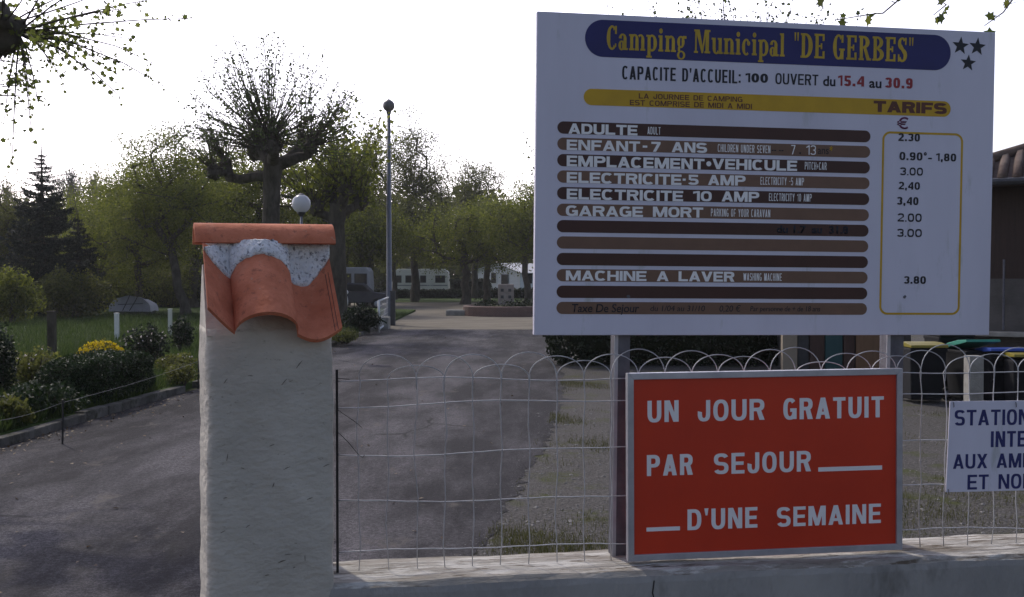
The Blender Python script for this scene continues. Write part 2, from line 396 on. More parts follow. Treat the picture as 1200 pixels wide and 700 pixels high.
# ------------------------------------------------------------------ ground, road, gravel
def sheet(name, poly, z, m, parent=None):
    me = bpy.data.meshes.new(name); me.from_pydata([(x, y, z) for x, y in poly], [], [tuple(range(len(poly)))])
    return tag(link_mesh(name, me, m, parent), kind='structure')
def ragged(p, q, n, amp, rr):
    p = Vector(p); q = Vector(q); d = (q - p).normalized(); nn = Vector((-d.y, d.x)); o = []
    for i in range(n):
        t = i / n; o.append(tuple(p.lerp(q, t) + nn * (rr.gauss(0, amp) * (1 if i else 0))))
    return o
rr0 = random.Random(3)

def asphalt():
    m, nt, b = node_mat('asphalt'); N = nt.nodes; L = nt.links
    b.inputs['Roughness'].default_value = 0.92; b.inputs['Specular IOR Level'].default_value = 0.2
    tc = N.new('ShaderNodeTexCoord'); O = tc.outputs['Object']
    def noise(s, d=6, st=None, r=0.6):
        v = O
        if st:
            mp = N.new('ShaderNodeMapping'); mp.inputs['Scale'].default_value = st; mp.inputs['Rotation'].default_value = (0, 0, RAD(-7)); L.new(O, mp.inputs['Vector']); v = mp.outputs[0]
        z = N.new('ShaderNodeTexNoise'); z.inputs['Scale'].default_value = s; z.inputs['Detail'].default_value = d; z.inputs['Roughness'].default_value = r
        L.new(v, z.inputs['Vector']); return z.outputs['Fac']
    def ramp(f, a, c0, p, c1):
        r = N.new('ShaderNodeValToRGB'); L.new(f, r.inputs['Fac']); e = r.color_ramp.elements
        e[0].position = a; e[0].color = (*c0, 1); e[1].position = p; e[1].color = (*c1, 1); return r.outputs[0]
    sx_ = N.new('ShaderNodeSeparateXYZ'); L.new(O, sx_.inputs[0])
    def mth(op, a, b_=None):
        q = N.new('ShaderNodeMath'); q.operation = op
        for i, v in enumerate((a, b_)):
            if v is None: continue
            if isinstance(v, (int, float)): q.inputs[i].default_value = v
            else: L.new(v, q.inputs[i])
        return q.outputs[0]
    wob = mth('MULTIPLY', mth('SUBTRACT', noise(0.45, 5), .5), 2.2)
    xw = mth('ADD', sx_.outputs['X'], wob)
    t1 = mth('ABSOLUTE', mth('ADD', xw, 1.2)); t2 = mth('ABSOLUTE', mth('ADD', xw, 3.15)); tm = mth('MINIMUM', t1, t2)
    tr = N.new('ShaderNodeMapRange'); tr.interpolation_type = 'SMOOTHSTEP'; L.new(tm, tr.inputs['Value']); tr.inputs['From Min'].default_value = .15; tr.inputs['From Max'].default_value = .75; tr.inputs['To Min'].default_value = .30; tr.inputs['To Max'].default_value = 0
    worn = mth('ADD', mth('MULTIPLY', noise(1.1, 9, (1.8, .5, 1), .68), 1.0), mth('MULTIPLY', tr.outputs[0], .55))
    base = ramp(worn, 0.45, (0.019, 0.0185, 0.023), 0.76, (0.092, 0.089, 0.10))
    spk = ramp(noise(105, 3, None, .85), 0.36, (0.45, 0.45, 0.45), 0.70, (1.9, 1.85, 1.8))
    mx = N.new('ShaderNodeMix'); mx.data_type = 'RGBA'; mx.blend_type = 'MULTIPLY'; mx.inputs['Factor'].default_value = 1
    L.new(base, mx.inputs['A']); L.new(spk, mx.inputs['B'])
    sp2 = ramp(noise(34, 2, None, .9), 0.40, (0.62, 0.62, 0.62), 0.62, (1.4, 1.38, 1.36))
    mq = N.new('ShaderNodeMix'); mq.data_type = 'RGBA'; mq.blend_type = 'MULTIPLY'; mq.inputs['Factor'].default_value = 1; L.new(mx.outputs['Result'], mq.inputs['A']); L.new(sp2, mq.inputs['B']); mx = mq
    dirt = ramp(noise(1.7, 9, (1, .6, 1), .7), 0.60, (0, 0, 0), 0.70, (.8, .8, .8))
    m1 = N.new('ShaderNodeMix'); m1.data_type = 'RGBA'; L.new(dirt, m1.inputs['Factor']); L.new(mx.outputs['Result'], m1.inputs['A']); m1.inputs['B'].default_value = (0.13, 0.115, 0.10, 1)
    vo = N.new('ShaderNodeTexVoronoi'); vo.feature = 'DISTANCE_TO_EDGE'; vo.inputs['Scale'].default_value = .42
    vm = N.new('ShaderNodeMix'); vm.data_type = 'VECTOR'; vm.inputs['Factor'].default_value = .18; L.new(O, vm.inputs['A'])
    vn = N.new('ShaderNodeTexNoise'); vn.inputs['Scale'].default_value = 2.2; vn.inputs['Detail'].default_value = 6; L.new(O, vn.inputs['Vector']); L.new(vn.outputs['Color'], vm.inputs['B']); L.new(vm.outputs['Result'], vo.inputs['Vector'])
    crk = mth('MULTIPLY', ramp(vo.outputs['Distance'], 0.002, (1, 1, 1), 0.007, (0, 0, 0)), ramp(noise(.6, 3), .50, (0, 0, 0), .58, (1, 1, 1)))
    m2 = N.new('ShaderNodeMix'); m2.data_type = 'RGBA'; L.new(crk, m2.inputs['Factor']); L.new(m1.outputs['Result'], m2.inputs['A']); m2.inputs['B'].default_value = (0.012, 0.012, 0.012, 1)
    L.new(m2.outputs['Result'], b.inputs['Base Color'])
    bp = N.new('ShaderNodeBump'); bp.inputs['Strength'].default_value = 0.9; bp.inputs['Distance'].default_value = 0.02
    L.new(noise(75, 4), bp.inputs['Height']); L.new(bp.outputs[0], b.inputs['Normal'])
    return m
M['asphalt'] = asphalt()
M['gravel'] = mat('gravel', (0.038, 0.035, 0.034), (0.125, 0.118, 0.11), scale=40, rough=0.95, bump=0.9, bscale=70, spec=0.15, c3=(0.060, 0.066, 0.024), s3=1.6, f3=0.53, detail=4)
M['pale_gravel'] = mat('pale_gravel', (0.135, 0.118, 0.09), (0.215, 0.19, 0.15), scale=1.1, rough=0.95, bump=0.6, bscale=30, spec=0.1, c3=(0.20, 0.185, 0.16), s3=14, f3=0.52, stretch=(.5, 1, 1))

sheet('ground', [(-700, -400), (700, -400), (700, 650), (-700, 650)], 0.0, M['soil'])
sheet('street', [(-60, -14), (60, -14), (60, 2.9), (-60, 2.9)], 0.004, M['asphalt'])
KERB = [(-5.75, 0.5), (-5.127, 10.22), (-4.811, 15.79), (-4.42, 25.8), (-4.40, 37.8)]
right = ragged((0.6, 2.0), (-0.30, 5.6), 8, .02, rr0) + ragged((-0.25, 6.0), (0.49, 11.7), 60, .035, rr0) + ragged((0.49, 11.7), (0.86, 16.4), 26, .06, rr0) + ragged((0.86, 16.4), (1.0, 29.5), 30, .05, rr0) + [(1.3, 35.2)]
top_ = ragged((1.3, 35.2), (-4.35, 34.0), 18, .22, rr0)
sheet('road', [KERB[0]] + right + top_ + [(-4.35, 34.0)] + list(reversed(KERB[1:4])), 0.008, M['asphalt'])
sheet('gravel_verge', [(-0.7, 3.35), (14, 5.2), (14, 34), (1.2, 34), (1.0, 29), (0.6, 16), (0.2, 11), (-0.5, 6)], 0.004, M['gravel'])
sheet('forecourt', [(-4.5, 33.6), (1.3, 33.6), (16, 31), (24, 70), (4, 69.5), (-4, 71), (-12, 70), (-14, 60), (-5.5, 52), (-4.6, 40)], 0.012, M['pale_gravel'])
lp = [(KERB[i][0] - 0.13, KERB[i][1]) for i in range(5)]
lawn = MB().prism([(-5.9, 1.0)] + lp[1:] + [(-4.9, 52), (-14.3, 60.5), (-60, 66), (-60, 1)], -0.05, 0.10).build('lawn', M['lawn']); tag(lawn, kind='structure')
kb = MB()
for a, b_ in zip(KERB[:-1], KERB[1:]):
    A = Vector((*a, 0)); B = Vector((*b_, 0)); n_ = max(1, int((B - A).length / .6)); d = (B - A).normalized()
    for i in range(n_):
        if rr0.random() < .07: continue
        c = A.lerp(B, (i + .5) / n_) + Vector((-0.065 + rr0.gauss(0, .014), 0, 0.030 + rr0.gauss(0, .012)))
        kb.box(c, (0.13, (B - A).length / n_ - 0.012, 0.15), math.atan2(d.y, d.x) - math.pi / 2 + rr0.gauss(0, .014))
tag(kb.build('kerb', M['kerb_stone'], None, False, 0.015), kind='structure')
far = MB().prism([(-70, 71.5), (-14, 60.8), (-11.8, 70.5), (-4, 71.4), (4, 70), (25, 70.5), (60, 72), (60, 130), (-70, 130)], -0.05, 0.03).build('grass_verge', M['lawn']); tag(far, kind='structure')

# grass as stuff
def grass(name, polyfn, n, h, m, z):
    pts = []
    while sum(len(p) for p in pts) < n:
        q = polyfn(n)
        pts.append(q)
    p = np.concatenate(pts)[:n]
    C = np.column_stack([p, np.full(len(p), z)])
    o = leaf_mesh(name, C, RNG.uniform(.4, 1.5, size=len(C)) * h, m, None, 'blade')
    return tag(o, kind='stuff')
def lawn_pts(n):
    y = 9.5 + 36 * RNG.random(n) ** 1.3; kx = np.interp(y, [k[1] for k in KERB], [k[0] for k in KERB]) - .16
    x = kx - RNG.random(n) ** 1.1 * (y * .52 - 3.2); return np.column_stack([x, y])
g1 = grass('lawn_grass', lawn_pts, 110000, 0.12, M['grass'], 0.09)
tag(g1, 'short unmown grass covering the garden left of the drive', 'grass')
def verge_pts(n):
    y = 4.6 + 14 * RNG.random(n) ** 1.4; x0 = np.interp(y, [4, 6, 11.7, 16.4, 29], [-.35, -.2, .45, .82, 1.0])
    x = x0 + np.abs(RNG.normal(scale=.45, size=n)) - .05
    x2 = x0 + RNG.random(n) * y * .5
    x = np.where(RNG.random(n) < .35, x, x2)
    f = np.sin(x * 2.3 + y * 1.1) + np.sin(x * 1.1 - y * 2.0 + 1) + .7 * np.sin(x * 5 + y * 4)
    k = f + RNG.normal(scale=.55, size=n) > 1.4
    q = np.column_stack([x, y])[k]; m_ = int(len(q) * .35) + 1
    c = np.array([(3.55, 7.9), (2.9, 7.2), (4.1, 8.4), (.75, 7.0), (.4, 6.2), (.95, 10.5)])[RNG.integers(0, 6, m_)]
    return np.concatenate([q, c + RNG.normal(size=(m_, 2)) * np.array([.32, .22])])
g2 = grass('verge_grass', verge_pts, 22000, 0.030, M['dry_grass'], 0.003)
tag(g2, 'sparse weedy grass patches on the gravel behind the wire fence', 'grass')
pb = MB()
for i in range(9000):
    y = 4.4 + 9 * rr0.random() ** 1.6; x0 = float(np.interp(y, [4, 6, 11.7, 16.4], [-.35, -.2, .45, .82])); x = x0 + rr0.random() ** 1.3 * y * .55 - abs(rr0.gauss(0, .16))
    s_ = rr0.uniform(.004, .012) if rr0.random() < .95 else rr0.uniform(.016, .026); c = Vector((x, y, .006)); w = rr0.uniform(0, 3)
    e = [c + Vector((math.cos(w + k * 1.57) * s_ * rr0.uniform(.7, 1.2), math.sin(w + k * 1.57) * s_ * rr0.uniform(.7, 1.2), 0)) for k in range(4)]
    pb.add(e + [c + Vector((rr0.gauss(0, .003), 0, s_ * .45))], [(0, 1, 4), (1, 2, 4), (2, 3, 4), (3, 0, 4)])
tag(pb.build('gravel_stones', mat('pebble', (0.10, 0.095, 0.09), (0.26, 0.25, 0.235), scale=9, rough=.9), None), 'loose pale pebbles on the verge behind the wire fence', 'gravel', kind='stuff')
# old leaves and grit on the drive, thickest along the kerb
yy = 5 + 26 * RNG.random(1500) ** 1.5; kx = np.interp(yy, [k[1] for k in KERB], [k[0] for k in KERB]) + .02
xx = np.where(RNG.random(1500) < .75, kx + np.abs(RNG.normal(scale=.22, size=1500)), kx + RNG.random(1500) * 5)
M['dead_leaf'] = leaf_mat('dead_leaf', (.05, .03, .018), (.17, .12, .07), .1)
o = leaf_mesh('leaf_litter', np.column_stack([xx, yy, np.full(1500, .016)]), RNG.uniform(.012, .05, 1500), M['dead_leaf'], None, 'kite', flat=3.5); tag(o, 'dead leaves and grit scattered along the kerb of the drive', 'leaf litter', kind='stuff')
# pale spring haze between the trees
hb = MB().box((0, 50, 7.2), (1700, 1300, 17.0)); hm = bpy.data.materials.new('haze'); hm.use_nodes = True; hn = hm.node_tree; hn.nodes.clear()
ho = hn.nodes.new('ShaderNodeOutputMaterial'); hv = hn.nodes.new('ShaderNodeVolumePrincipled'); hv.inputs['Density'].default_value = HAZE; hv.inputs['Color'].default_value = (.86, .88, .92, 1); hv.inputs['Anisotropy'].default_value = .35
hn.links.new(hv.outputs[0], ho.inputs['Volume'])
if HAZE > 0: tag(hb.build('haze', hm), 'thin pale haze softening the far trees', 'haze', kind='stuff')

# ------------------------------------------------------------------ boundary wall, pillar with tiled cap
WYAW = RAD(8.6)
WO = Vector((-0.533, 3.149, 0)); WU = Vector((math.cos(WYAW), math.sin(WYAW), 0)); WV = Vector((-math.sin(WYAW), math.cos(WYAW), 0))
WT = 0.29; WH = 0.75
def wpt(u, v, z): return WO + WU * u + WV * v + Vector((0, 0, z))
def lichen():
    m, nt, b = node_mat('wall_top'); N = nt.nodes; L = nt.links; b.inputs['Roughness'].default_value = 0.95; b.inputs['Specular IOR Level'].default_value = .15
    tc = N.new('ShaderNodeTexCoord'); mp = N.new('ShaderNodeMapping'); mp.inputs['Scale'].default_value = (.28, 1.6, 1); L.new(tc.outputs['Object'], mp.inputs['Vector'])
    def nz(s, d=7, r=.65):
        z = N.new('ShaderNodeTexNoise'); z.inputs['Scale'].default_value = s; z.inputs['Detail'].default_value = d; z.inputs['Roughness'].default_value = r; L.new(mp.outputs[0], z.inputs['Vector']); return z.outputs['Fac']
    def rp(f, a, c0, p, c1):
        r = N.new('ShaderNodeValToRGB'); L.new(f, r.inputs['Fac']); e = r.color_ramp.elements; e[0].position = a; e[0].color = (*c0, 1); e[1].position = p; e[1].color = (*c1, 1); return r.outputs[0]
    a = rp(nz(9), .38, (.25, .225, .19), .62, (.38, .36, .325))
    w = rp(nz(13, 8, .75), .50, (0, 0, 0), .58, (1, 1, 1))
    mx = N.new('ShaderNodeMix'); mx.data_type = 'RGBA'; L.new(w, mx.inputs['Factor']); L.new(a, mx.inputs['A']); mx.inputs['B'].default_value = (.55, .53, .49, 1)
    k = rp(nz(22, 6, .7), .54, (0, 0, 0), .64, (.9, .9, .9))
    m2 = N.new('ShaderNodeMix'); m2.data_type = 'RGBA'; L.new(k, m2.inputs['Factor']); L.new(mx.outputs['Result'], m2.inputs['A']); m2.inputs['B'].default_value = (.10, .075, .05, 1)
    L.new(m2.outputs['Result'], b.inputs['Base Color'])
    bp = N.new('ShaderNodeBump'); bp.inputs['Strength'].default_value = .7; bp.inputs['Distance'].default_value = .015; L.new(nz(40, 6), bp.inputs['Height']); L.new(bp.outputs[0], b.inputs['Normal'])
    return m
M['wall_top'] = lichen()
M['wall_face'] = mat('wall_face', (.27, .26, .25), (.37, .355, .335), scale=2.2, rough=.95, bump=.35, bscale=45, spec=.15, c3=(.19, .18, .165), s3=3.5, f3=.55, stretch=(1, 1, .45))
M['render'] = mat('rendered_masonry', (.44, .405, .35), (.55, .51, .445), scale=3.2, rough=.95, bump=.42, bscale=32, spec=.15, c3=(.24, .215, .175), s3=26, f3=.61, stretch=(1, 1, 1.7), detail=9)
w = thing('boundary_wall', 'low grey concrete wall carrying the wire fence and the sign posts', 'wall', wpt(0, 0, 0), WYAW)
LW = 6.2
fm = MB(); seg = 90
def wtop(i, j):   # uneven cap
    return WH + .006 * math.sin(i * .7 + j) + .004 * math.sin(i * 1.9 + 2 * j)
me_v = []; me_f = []
prof = [(0.0, -0.3), (0.0, .715), (.004, .735), (.022, .75), (.11, .752), (.20, .757), (.272, .75), (.29, .73), (.29, -0.3)]
for i in range(seg + 1):
    u = -.06 + (LW + .06) * i / seg
    for j, (v, z) in enumerate(prof):
        dz = (.002 * math.sin(u * 9 + j) + .0015 * math.sin(u * 23 + 2 * j)) if z > .7 else 0
        dv = (.0015 * math.sin(u * 31 + j) + .001 * math.sin(u * 57)) if .70 < z < .752 and v < .05 else 0
        me_v.append((u, v + dv, z + dz))
k = len(prof)
for i in range(seg):
    for j in range(k - 1): me_f.append((i * k + j, (i + 1) * k + j, (i + 1) * k + j + 1, i * k + j + 1))
me_f += [tuple(range(k)), tuple(reversed([seg * k + j for j in range(k)]))]
face = MB(); face.add(me_v, [f for f in me_f])
o = face.build('masonry', M['wall_face'], w)
o.data.materials.append(M['wall_top'])
for p in o.data.polygons:
    if p.normal.z > .35: p.material_index = 1
# cracks in the wall front, thin recess lines
ck = MB()
for u0, z0, z1 in ((1.005, .40, .72), (.10, .5, .70)):
    pts = [Vector((u0 + .012 * math.sin(q * 5) + .006 * q, -.0005, z1 - (z1 - z0) * q / 8)) for q in range(9)]
    ck.tube(pts, [.0022] * 9, 4)
ck.build('crack', M['black_iron'], w)

M['nick'] = mat('nick', (.12, .105, .085), (.17, .15, .12), scale=20, rough=1)
PY = RAD(20); PW = .380
p_fr = Vector((-.1733 * 3.15, 3.15, 0))
PU = Vector((math.cos(PY), math.sin(PY), 0)); PV = Vector((-math.sin(PY), math.cos(PY), 0))
p_fl = p_fr - PU * PW
pil = thing('gate_pillar', 'rendered cream gate pillar capped with orange clay tiles', 'pillar', p_fl, PY)
pv = []; pf = []; nx, nz_ = 26, 90; ZP = 1.548
rows = []
per_pts = []
for side in range(4):
    for i in range(nx):
        a = i / nx
        per_pts.append([(a, 0), (1, a), (1 - a, 1), (0, 1 - a)][side])
np_ = len(per_pts)
for kz in range(nz_ + 1):
    z = -.3 + (ZP + .3) * kz / nz_
    for (a, b_) in per_pts:
        x = (a - .5); y = (b_ - .5)
        e = (abs(2 * x) ** 14 + abs(2 * y) ** 14) ** (1 / 14.0); x /= e; y /= e     # slightly rounded arrises
        q = .0011 * math.sin(x * 21 + z * 17) + .0018 * math.sin(y * 33 + z * 9 + x * 11) + .0014 * math.sin(z * 47 + x * 19)
        q += rr0.gauss(0, .0006)
        g = 1 + q / PW * 2
        tp = 1.0 - .012 * max(0, z) / ZP + .012
        pv.append((PW / 2 + x * PW * g * tp, PW / 2 + y * PW * g * tp, z))
for kz in range(nz_):
    for i in range(np_):
        j = (i + 1) % np_
        pf.append((kz * np_ + i, kz * np_ + j, (kz + 1) * np_ + j, (kz + 1) * np_ + i))
pf.append(tuple(nz_ * np_ + i for i in range(np_)))
MB().add(pv, pf).build('shaft', M['render'], pil, True)

def clay():
    m, nt, b = node_mat('clay_tile'); N = nt.nodes; L = nt.links; b.inputs['Roughness'].default_value = .85; b.inputs['Specular IOR Level'].default_value = .2
    tc = N.new('ShaderNodeTexCoord')
    def nz(s, d=5, r=.6):
        z = N.new('ShaderNodeTexNoise'); z.inputs['Scale'].default_value = s; z.inputs['Detail'].default_value = d; z.inputs['Roughness'].default_value = r; L.new(tc.outputs['Object'], z.inputs['Vector']); return z.outputs['Fac']
    def rp(f, a, c0, p, c1):
        r = N.new('ShaderNodeValToRGB'); L.new(f, r.inputs['Fac']); e = r.color_ramp.elements; e[0].position = a; e[0].color = (*c0, 1); e[1].position = p; e[1].color = (*c1, 1); return r.outputs[0]
    a = rp(nz(9, 8, .7), .34, (.46, .14, .072), .66, (.66, .235, .135))
    d = rp(nz(34, 8, .75), .56, (0, 0, 0), .70, (.8, .8, .8))
    mx = N.new('ShaderNodeMix'); mx.data_type = 'RGBA'; L.new(d, mx.inputs['Factor']); L.new(a, mx.inputs['A']); mx.inputs['B'].default_value = (.17, .065, .048, 1)
    e = rp(nz(5, 7, .7), .60, (0, 0, 0), .75, (.55, .55, .55))
    m2 = N.new('ShaderNodeMix'); m2.data_type = 'RGBA'; L.new(e, m2.inputs['Factor']); L.new(mx.outputs['Result'], m2.inputs['A']); m2.inputs['B'].default_value = (.52, .26, .17, 1)
    m3 = N.new('ShaderNodeMix'); m3.data_type = 'RGBA'; L.new(rp(nz(48, 4, .8), .66, (0, 0, 0), .70, (.7, .7, .7)), m3.inputs['Factor']); L.new(m2.outputs['Result'], m3.inputs['A']); m3.inputs['B'].default_value = (.42, .36, .27, 1)
    L.new(m3.outputs['Result'], b.inputs['Base Color'])
    bp = N.new('ShaderNodeBump'); bp.inputs['Strength'].default_value = .45; bp.inputs['Distance'].default_value = .006; L.new(nz(60), bp.inputs['Height']); L.new(bp.outputs[0], b.inputs['Normal'])
    return m
M['clay'] = clay()
M['mortar'] = mat('mortar', (.82, .81, .81), (.66, .65, .65), scale=14, rough=.95, bump=.9, bscale=55, spec=.15, c3=(.16, .155, .16), s3=75, f3=.535)

TW = .392
def tile_h(a):          # a 0..1 across the tile: flank, barrel and trough, height above the slope plane in metres
    if a < .205: t = 1 - a / .205; return .105 * t ** 1.12
    if a < .67: return .080 * math.sqrt(max(0.0, 1 - ((a - .4375) / .2325) ** 2))
    t = (a - .67) / .33; return -.014 - .030 * math.sin(math.pi * min(1, t)) + .026 * t ** 3
TA = [.205 * i / 10 for i in range(10)] + [.4375 - .2325 * math.cos(math.pi * i / 36) for i in range(37)] + [.67 + .33 * (i + .3) / 16.3 for i in range(17)]
SA = Vector((0, .165, 1.775)); SB = Vector((0, -.075, 1.545))      # slope line of the front tile (v, z)
SD = (SB - SA); SN = Vector((0, -SD.z, SD.y)).normalized()
if SN.z < 0: SN = -SN
def slope_pt(a, s, off, mirror=False):
    x = -.004 + TW * a
    if mirror: x = PW - x + .022
    p = SA + SD * s + SN * (tile_h(a) * (0.82 + .18 * s) + off)
    y = p.y if not mirror else PW - p.y
    return Vector((x, y, p.z))
def shell(na, s0f, s1f, ns, off, thick, mirror=False, rough=0.0):
    b_ = MB(); vs = []; fs = []; na = len(TA) - 1
    r_ = random.Random(5)
    for lay in (0, 1):
        for j in range(ns + 1):
            for i in range(na + 1):
                a = TA[i]; s = s0f(a) + (s1f(a) - s0f(a)) * j / ns
                o_ = off + (0 if lay == 0 else -thick)
                if lay == 0 and rough: o_ += r_.gauss(0, rough) - (.010 * max(0, (j / ns - .7) / .3) ** 2) + .030 * max(0, 1 - s / .20) * min(1, max(0, 1 - tile_h(a) / .045))
                vs.append(slope_pt(a, s, o_, mirror))
    nn = (na + 1) * (ns + 1); idx = lambda l, i, j: l * nn + j * (na + 1) + i
    for j in range(ns):
        for i in range(na):
            fs.append((idx(0, i, j), idx(0, i, j + 1), idx(0, i + 1, j + 1), idx(0, i + 1, j)))
            fs.append((idx(1, i, j), idx(1, i + 1, j), idx(1, i + 1, j + 1), idx(1, i, j + 1)))
    for i in range(na):
        fs.append((idx(0, i, 0), idx(0, i + 1, 0), idx(1, i + 1, 0), idx(1, i, 0)))
        fs.append((idx(0, i, ns), idx(1, i, ns), idx(1, i + 1, ns), idx(0, i + 1, ns)))
    for j in range(ns):
        fs.append((idx(0, 0, j), idx(1, 0, j), idx(1, 0, j + 1), idx(0, 0, j + 1)))
        fs.append((idx(0, na, j), idx(0, na, j + 1), idx(1, na, j + 1), idx(1, na, j)))
    return b_.add(vs, fs)
for mir in (False, True):
    tl = shell(64, lambda a: max(0, tile_h(a)) * 1.3, lambda a: 1.0, 12, 0, .014, mir).build('clay_tile', M['clay'], pil, True, 0)
    for p in tl.data.polygons:
        pass
    def sb(a):
        xs = [0, .06, .12, .20, .22, .26, .32, .38, .45, .52, .58, .64, .68, .72, .80, .90, 1.0]
        ys = [.23, .29, .33, .335, .32, .29, .255, .235, .225, .235, .26, .29, .335, .36, .33, .22, .08]
        return float(np.interp(a, xs, ys)) + .007 * math.sin(a * 40) + .005 * math.sin(a * 93)
    shell(60, lambda a: -.13 + max(0, tile_h(a)) * (3.6 if a < .205 else 2.3), sb, 12, .013, .020, mir, .0012).build('mortar', M['mortar'], pil, True)
# grooves at the tile's right rim
gv = MB()
for a in (.955, .975):
    gv.tube([slope_pt(a, s, .0003) for s in (.25, .5, .75, .99)], .0010, 4)
gv.build('tile_groove', M['black_iron'], pil)
# scratches and trowel nicks in the pillar front
rs = random.Random(12)
for _ in range(22):
    x = rs.uniform(.03, PW - .03); z = rs.uniform(.7, 1.45); L_ = rs.uniform(.006, .03); a = rs.choice((rs.gauss(.2, .3), rs.gauss(.2, .3), rs.gauss(1.3, .4)))
    y_ = -PW * .006 * max(0, 1 - z / ZP) - .0012
    MB().tube([(x, y_, z), (x + L_ * .5 * math.cos(a), y_ - .0003, z + L_ * .5 * math.sin(a) + .001), (x + L_ * math.cos(a), y_, z + L_ * math.sin(a))], [.0006, rs.uniform(.001, .0018), .0005], 4).build('nick', M['nick'], pil)
# filled core of the cap below the tiles
core = MB()
cv = []
for x in (.001, PW - .001):
    cv += [(x, .004, ZP - .02), (x, PW - .004, ZP - .02), (x, PW / 2 + .02, 1.742), (x, PW / 2 - .02, 1.742)]
core.add(cv, [(0, 1, 2, 3), (7, 6, 5, 4), (0, 4, 5, 1), (1, 5, 6, 2), (2, 6, 7, 3), (3, 7, 4, 0)])
core.build('cap_core', M['render'], pil)
# ridge tile: a half barrel along the top
rg = MB(); vs = []; fs = []; na, nu = 20, 10; Rr = .080
for lay in (0, 1):
    for j in range(nu + 1):
        x = -.024 + (TW + .036) * j / nu
        for i in range(na + 1):
            w_ = math.pi * (.07 + .86 * i / na); r_ = (Rr if lay == 0 else Rr - .015) * (1 + .03 * (j / nu))
            vs.append((x, PW / 2 - math.cos(w_) * r_ * 1.02, 1.792 + math.sin(w_) * r_))
nn = (na + 1) * (nu + 1); ix = lambda l, i, j: l * nn + j * (na + 1) + i
for j in range(nu):
    for i in range(na):
        fs.append((ix(0, i, j), ix(0, i + 1, j), ix(0, i + 1, j + 1), ix(0, i, j + 1))); fs.append((ix(1, i, j), ix(1, i, j + 1), ix(1, i + 1, j + 1), ix(1, i + 1, j)))
    fs.append((ix(0, 0, j), ix(0, 0, j + 1), ix(1, 0, j + 1), ix(1, 0, j))); fs.append((ix(0, na, j), ix(1, na, j), ix(1, na, j + 1), ix(0, na, j + 1)))
for i in range(na):
    fs.append((ix(0, i, 0), ix(1, i, 0), ix(1, i + 1, 0), ix(0, i + 1, 0))); fs.append((ix(0, i, nu), ix(0, i + 1, nu), ix(1, i + 1, nu), ix(1, i, nu)))
fs = [tuple(reversed(f)) for f in fs]
rg.add(vs, fs).build('ridge_tile', M['clay'], pil, True)
for o in pil.children:
    if o.name.startswith(('clay', 'ridge')):
        bm = bmesh.new(); bm.from_mesh(o.data); 
        for e in bm.edges:
            if len(e.link_faces) == 2 and e.calc_face_angle(0) > .7: e.smooth = False
        bm.to_mesh(o.data); bm.free()

# ------------------------------------------------------------------ wire fence on the wall
FV = .135            # distance of the mesh behind the wall's front
fe = thing('wire_fence', 'galvanised wire fence with looped hoop top standing on the low wall', 'fence', wpt(0, FV, WH), WYAW)
rf = random.Random(21)
def uf(px):          # position along the fence for a pixel column
    r = ray(px, 500); o_ = Vector((0, 0, EYE)); a = wpt(0, FV, 0)
    t = (a - o_).dot(WV) / r.dot(WV); return ((o_ + r * t) - a).dot(WU)
def zf(px, py):
    r = ray(px, py); o_ = Vector((0, 0, EYE)); a = wpt(0, FV, 0)
    t = (a - o_).dot(WV) / r.dot(WV); return (o_ + r * t).z - WH
SP = (uf(651) - uf(520)) / 4
U0 = uf(420) - SP * 0; NV = 60
hz = [zf(560, y) for y in (643, 585, 529, 473, 445)]
ztop = zf(560, 417)
def sag(u, i): return .006 * math.sin(u * 4.1 + i * 1.7) + .004 * math.sin(u * 9.3 + i) - (.012 if i == 4 else 0) * 0
for i, z in enumerate(hz):
    b_ = MB(); pts = [Vector((U0 - .07 + (NV * SP + .07) * q / 200, .003 * math.sin(q * 1.3 + i) + .0022, z + sag(U0 + NV * SP * q / 200, i))) for q in range(201)]
    b_.tube(pts, .0018, 5); b_.build('line_wire', M['galv'], fe, True)
for k_ in range(NV):
    b_ = MB(); u = U0 + SP * k_; h = ztop + rf.gauss(0, .010) - (.022 if k_ % 3 == 1 else 0)
    pts = []
    du = rf.gauss(0, .003)
    for q in range(9):
        z = .004 + (hz[4] - .004) * q / 8; pts.append(Vector((u + du * math.sin(q * .9) + .0035 * math.sin(z * 23 + k_), -.0022 + .0015 * (-1) ** q, z)))
    span = SP * 2
    for q in range(1, 17):
        w_ = math.pi * q / 16; yy = .0035 * (1 if k_ % 2 else -1) * math.sin(w_)
        pts.append(Vector((u + span / 2 - span / 2 * math.cos(w_), -.0022 + yy, hz[4] + (h - hz[4]) * math.sin(w_) ** .85)))
    pts.append(Vector((u + span, .001, hz[4] - .03)))
    b_.tube(pts, (.0018 if k_ > 2 else .0014), 5); b_.build('hoop_wire', M['galv'], fe, True)
ub = uf(395.0)
eb = MB(); eb.box((ub, .004, (zf(395, 433) - .0) / 2), (.008, .022, zf(395, 433))); eb.build('end_bar', M['black_iron'], fe)
for pts in ([(396, 480), (404, 485), (415, 492), (424, 499)], [(396, 506), (408, 517), (420, 531), (425, 534), (427, 530)], [(396, 443), (410, 444)]):
    MB().tube([Vector((uf(x), -.01 - .01 * i, zf(x, y))) for i, (x, y) in enumerate(pts)], .0011, 4).build('tie_wire', M['black_iron'], fe)

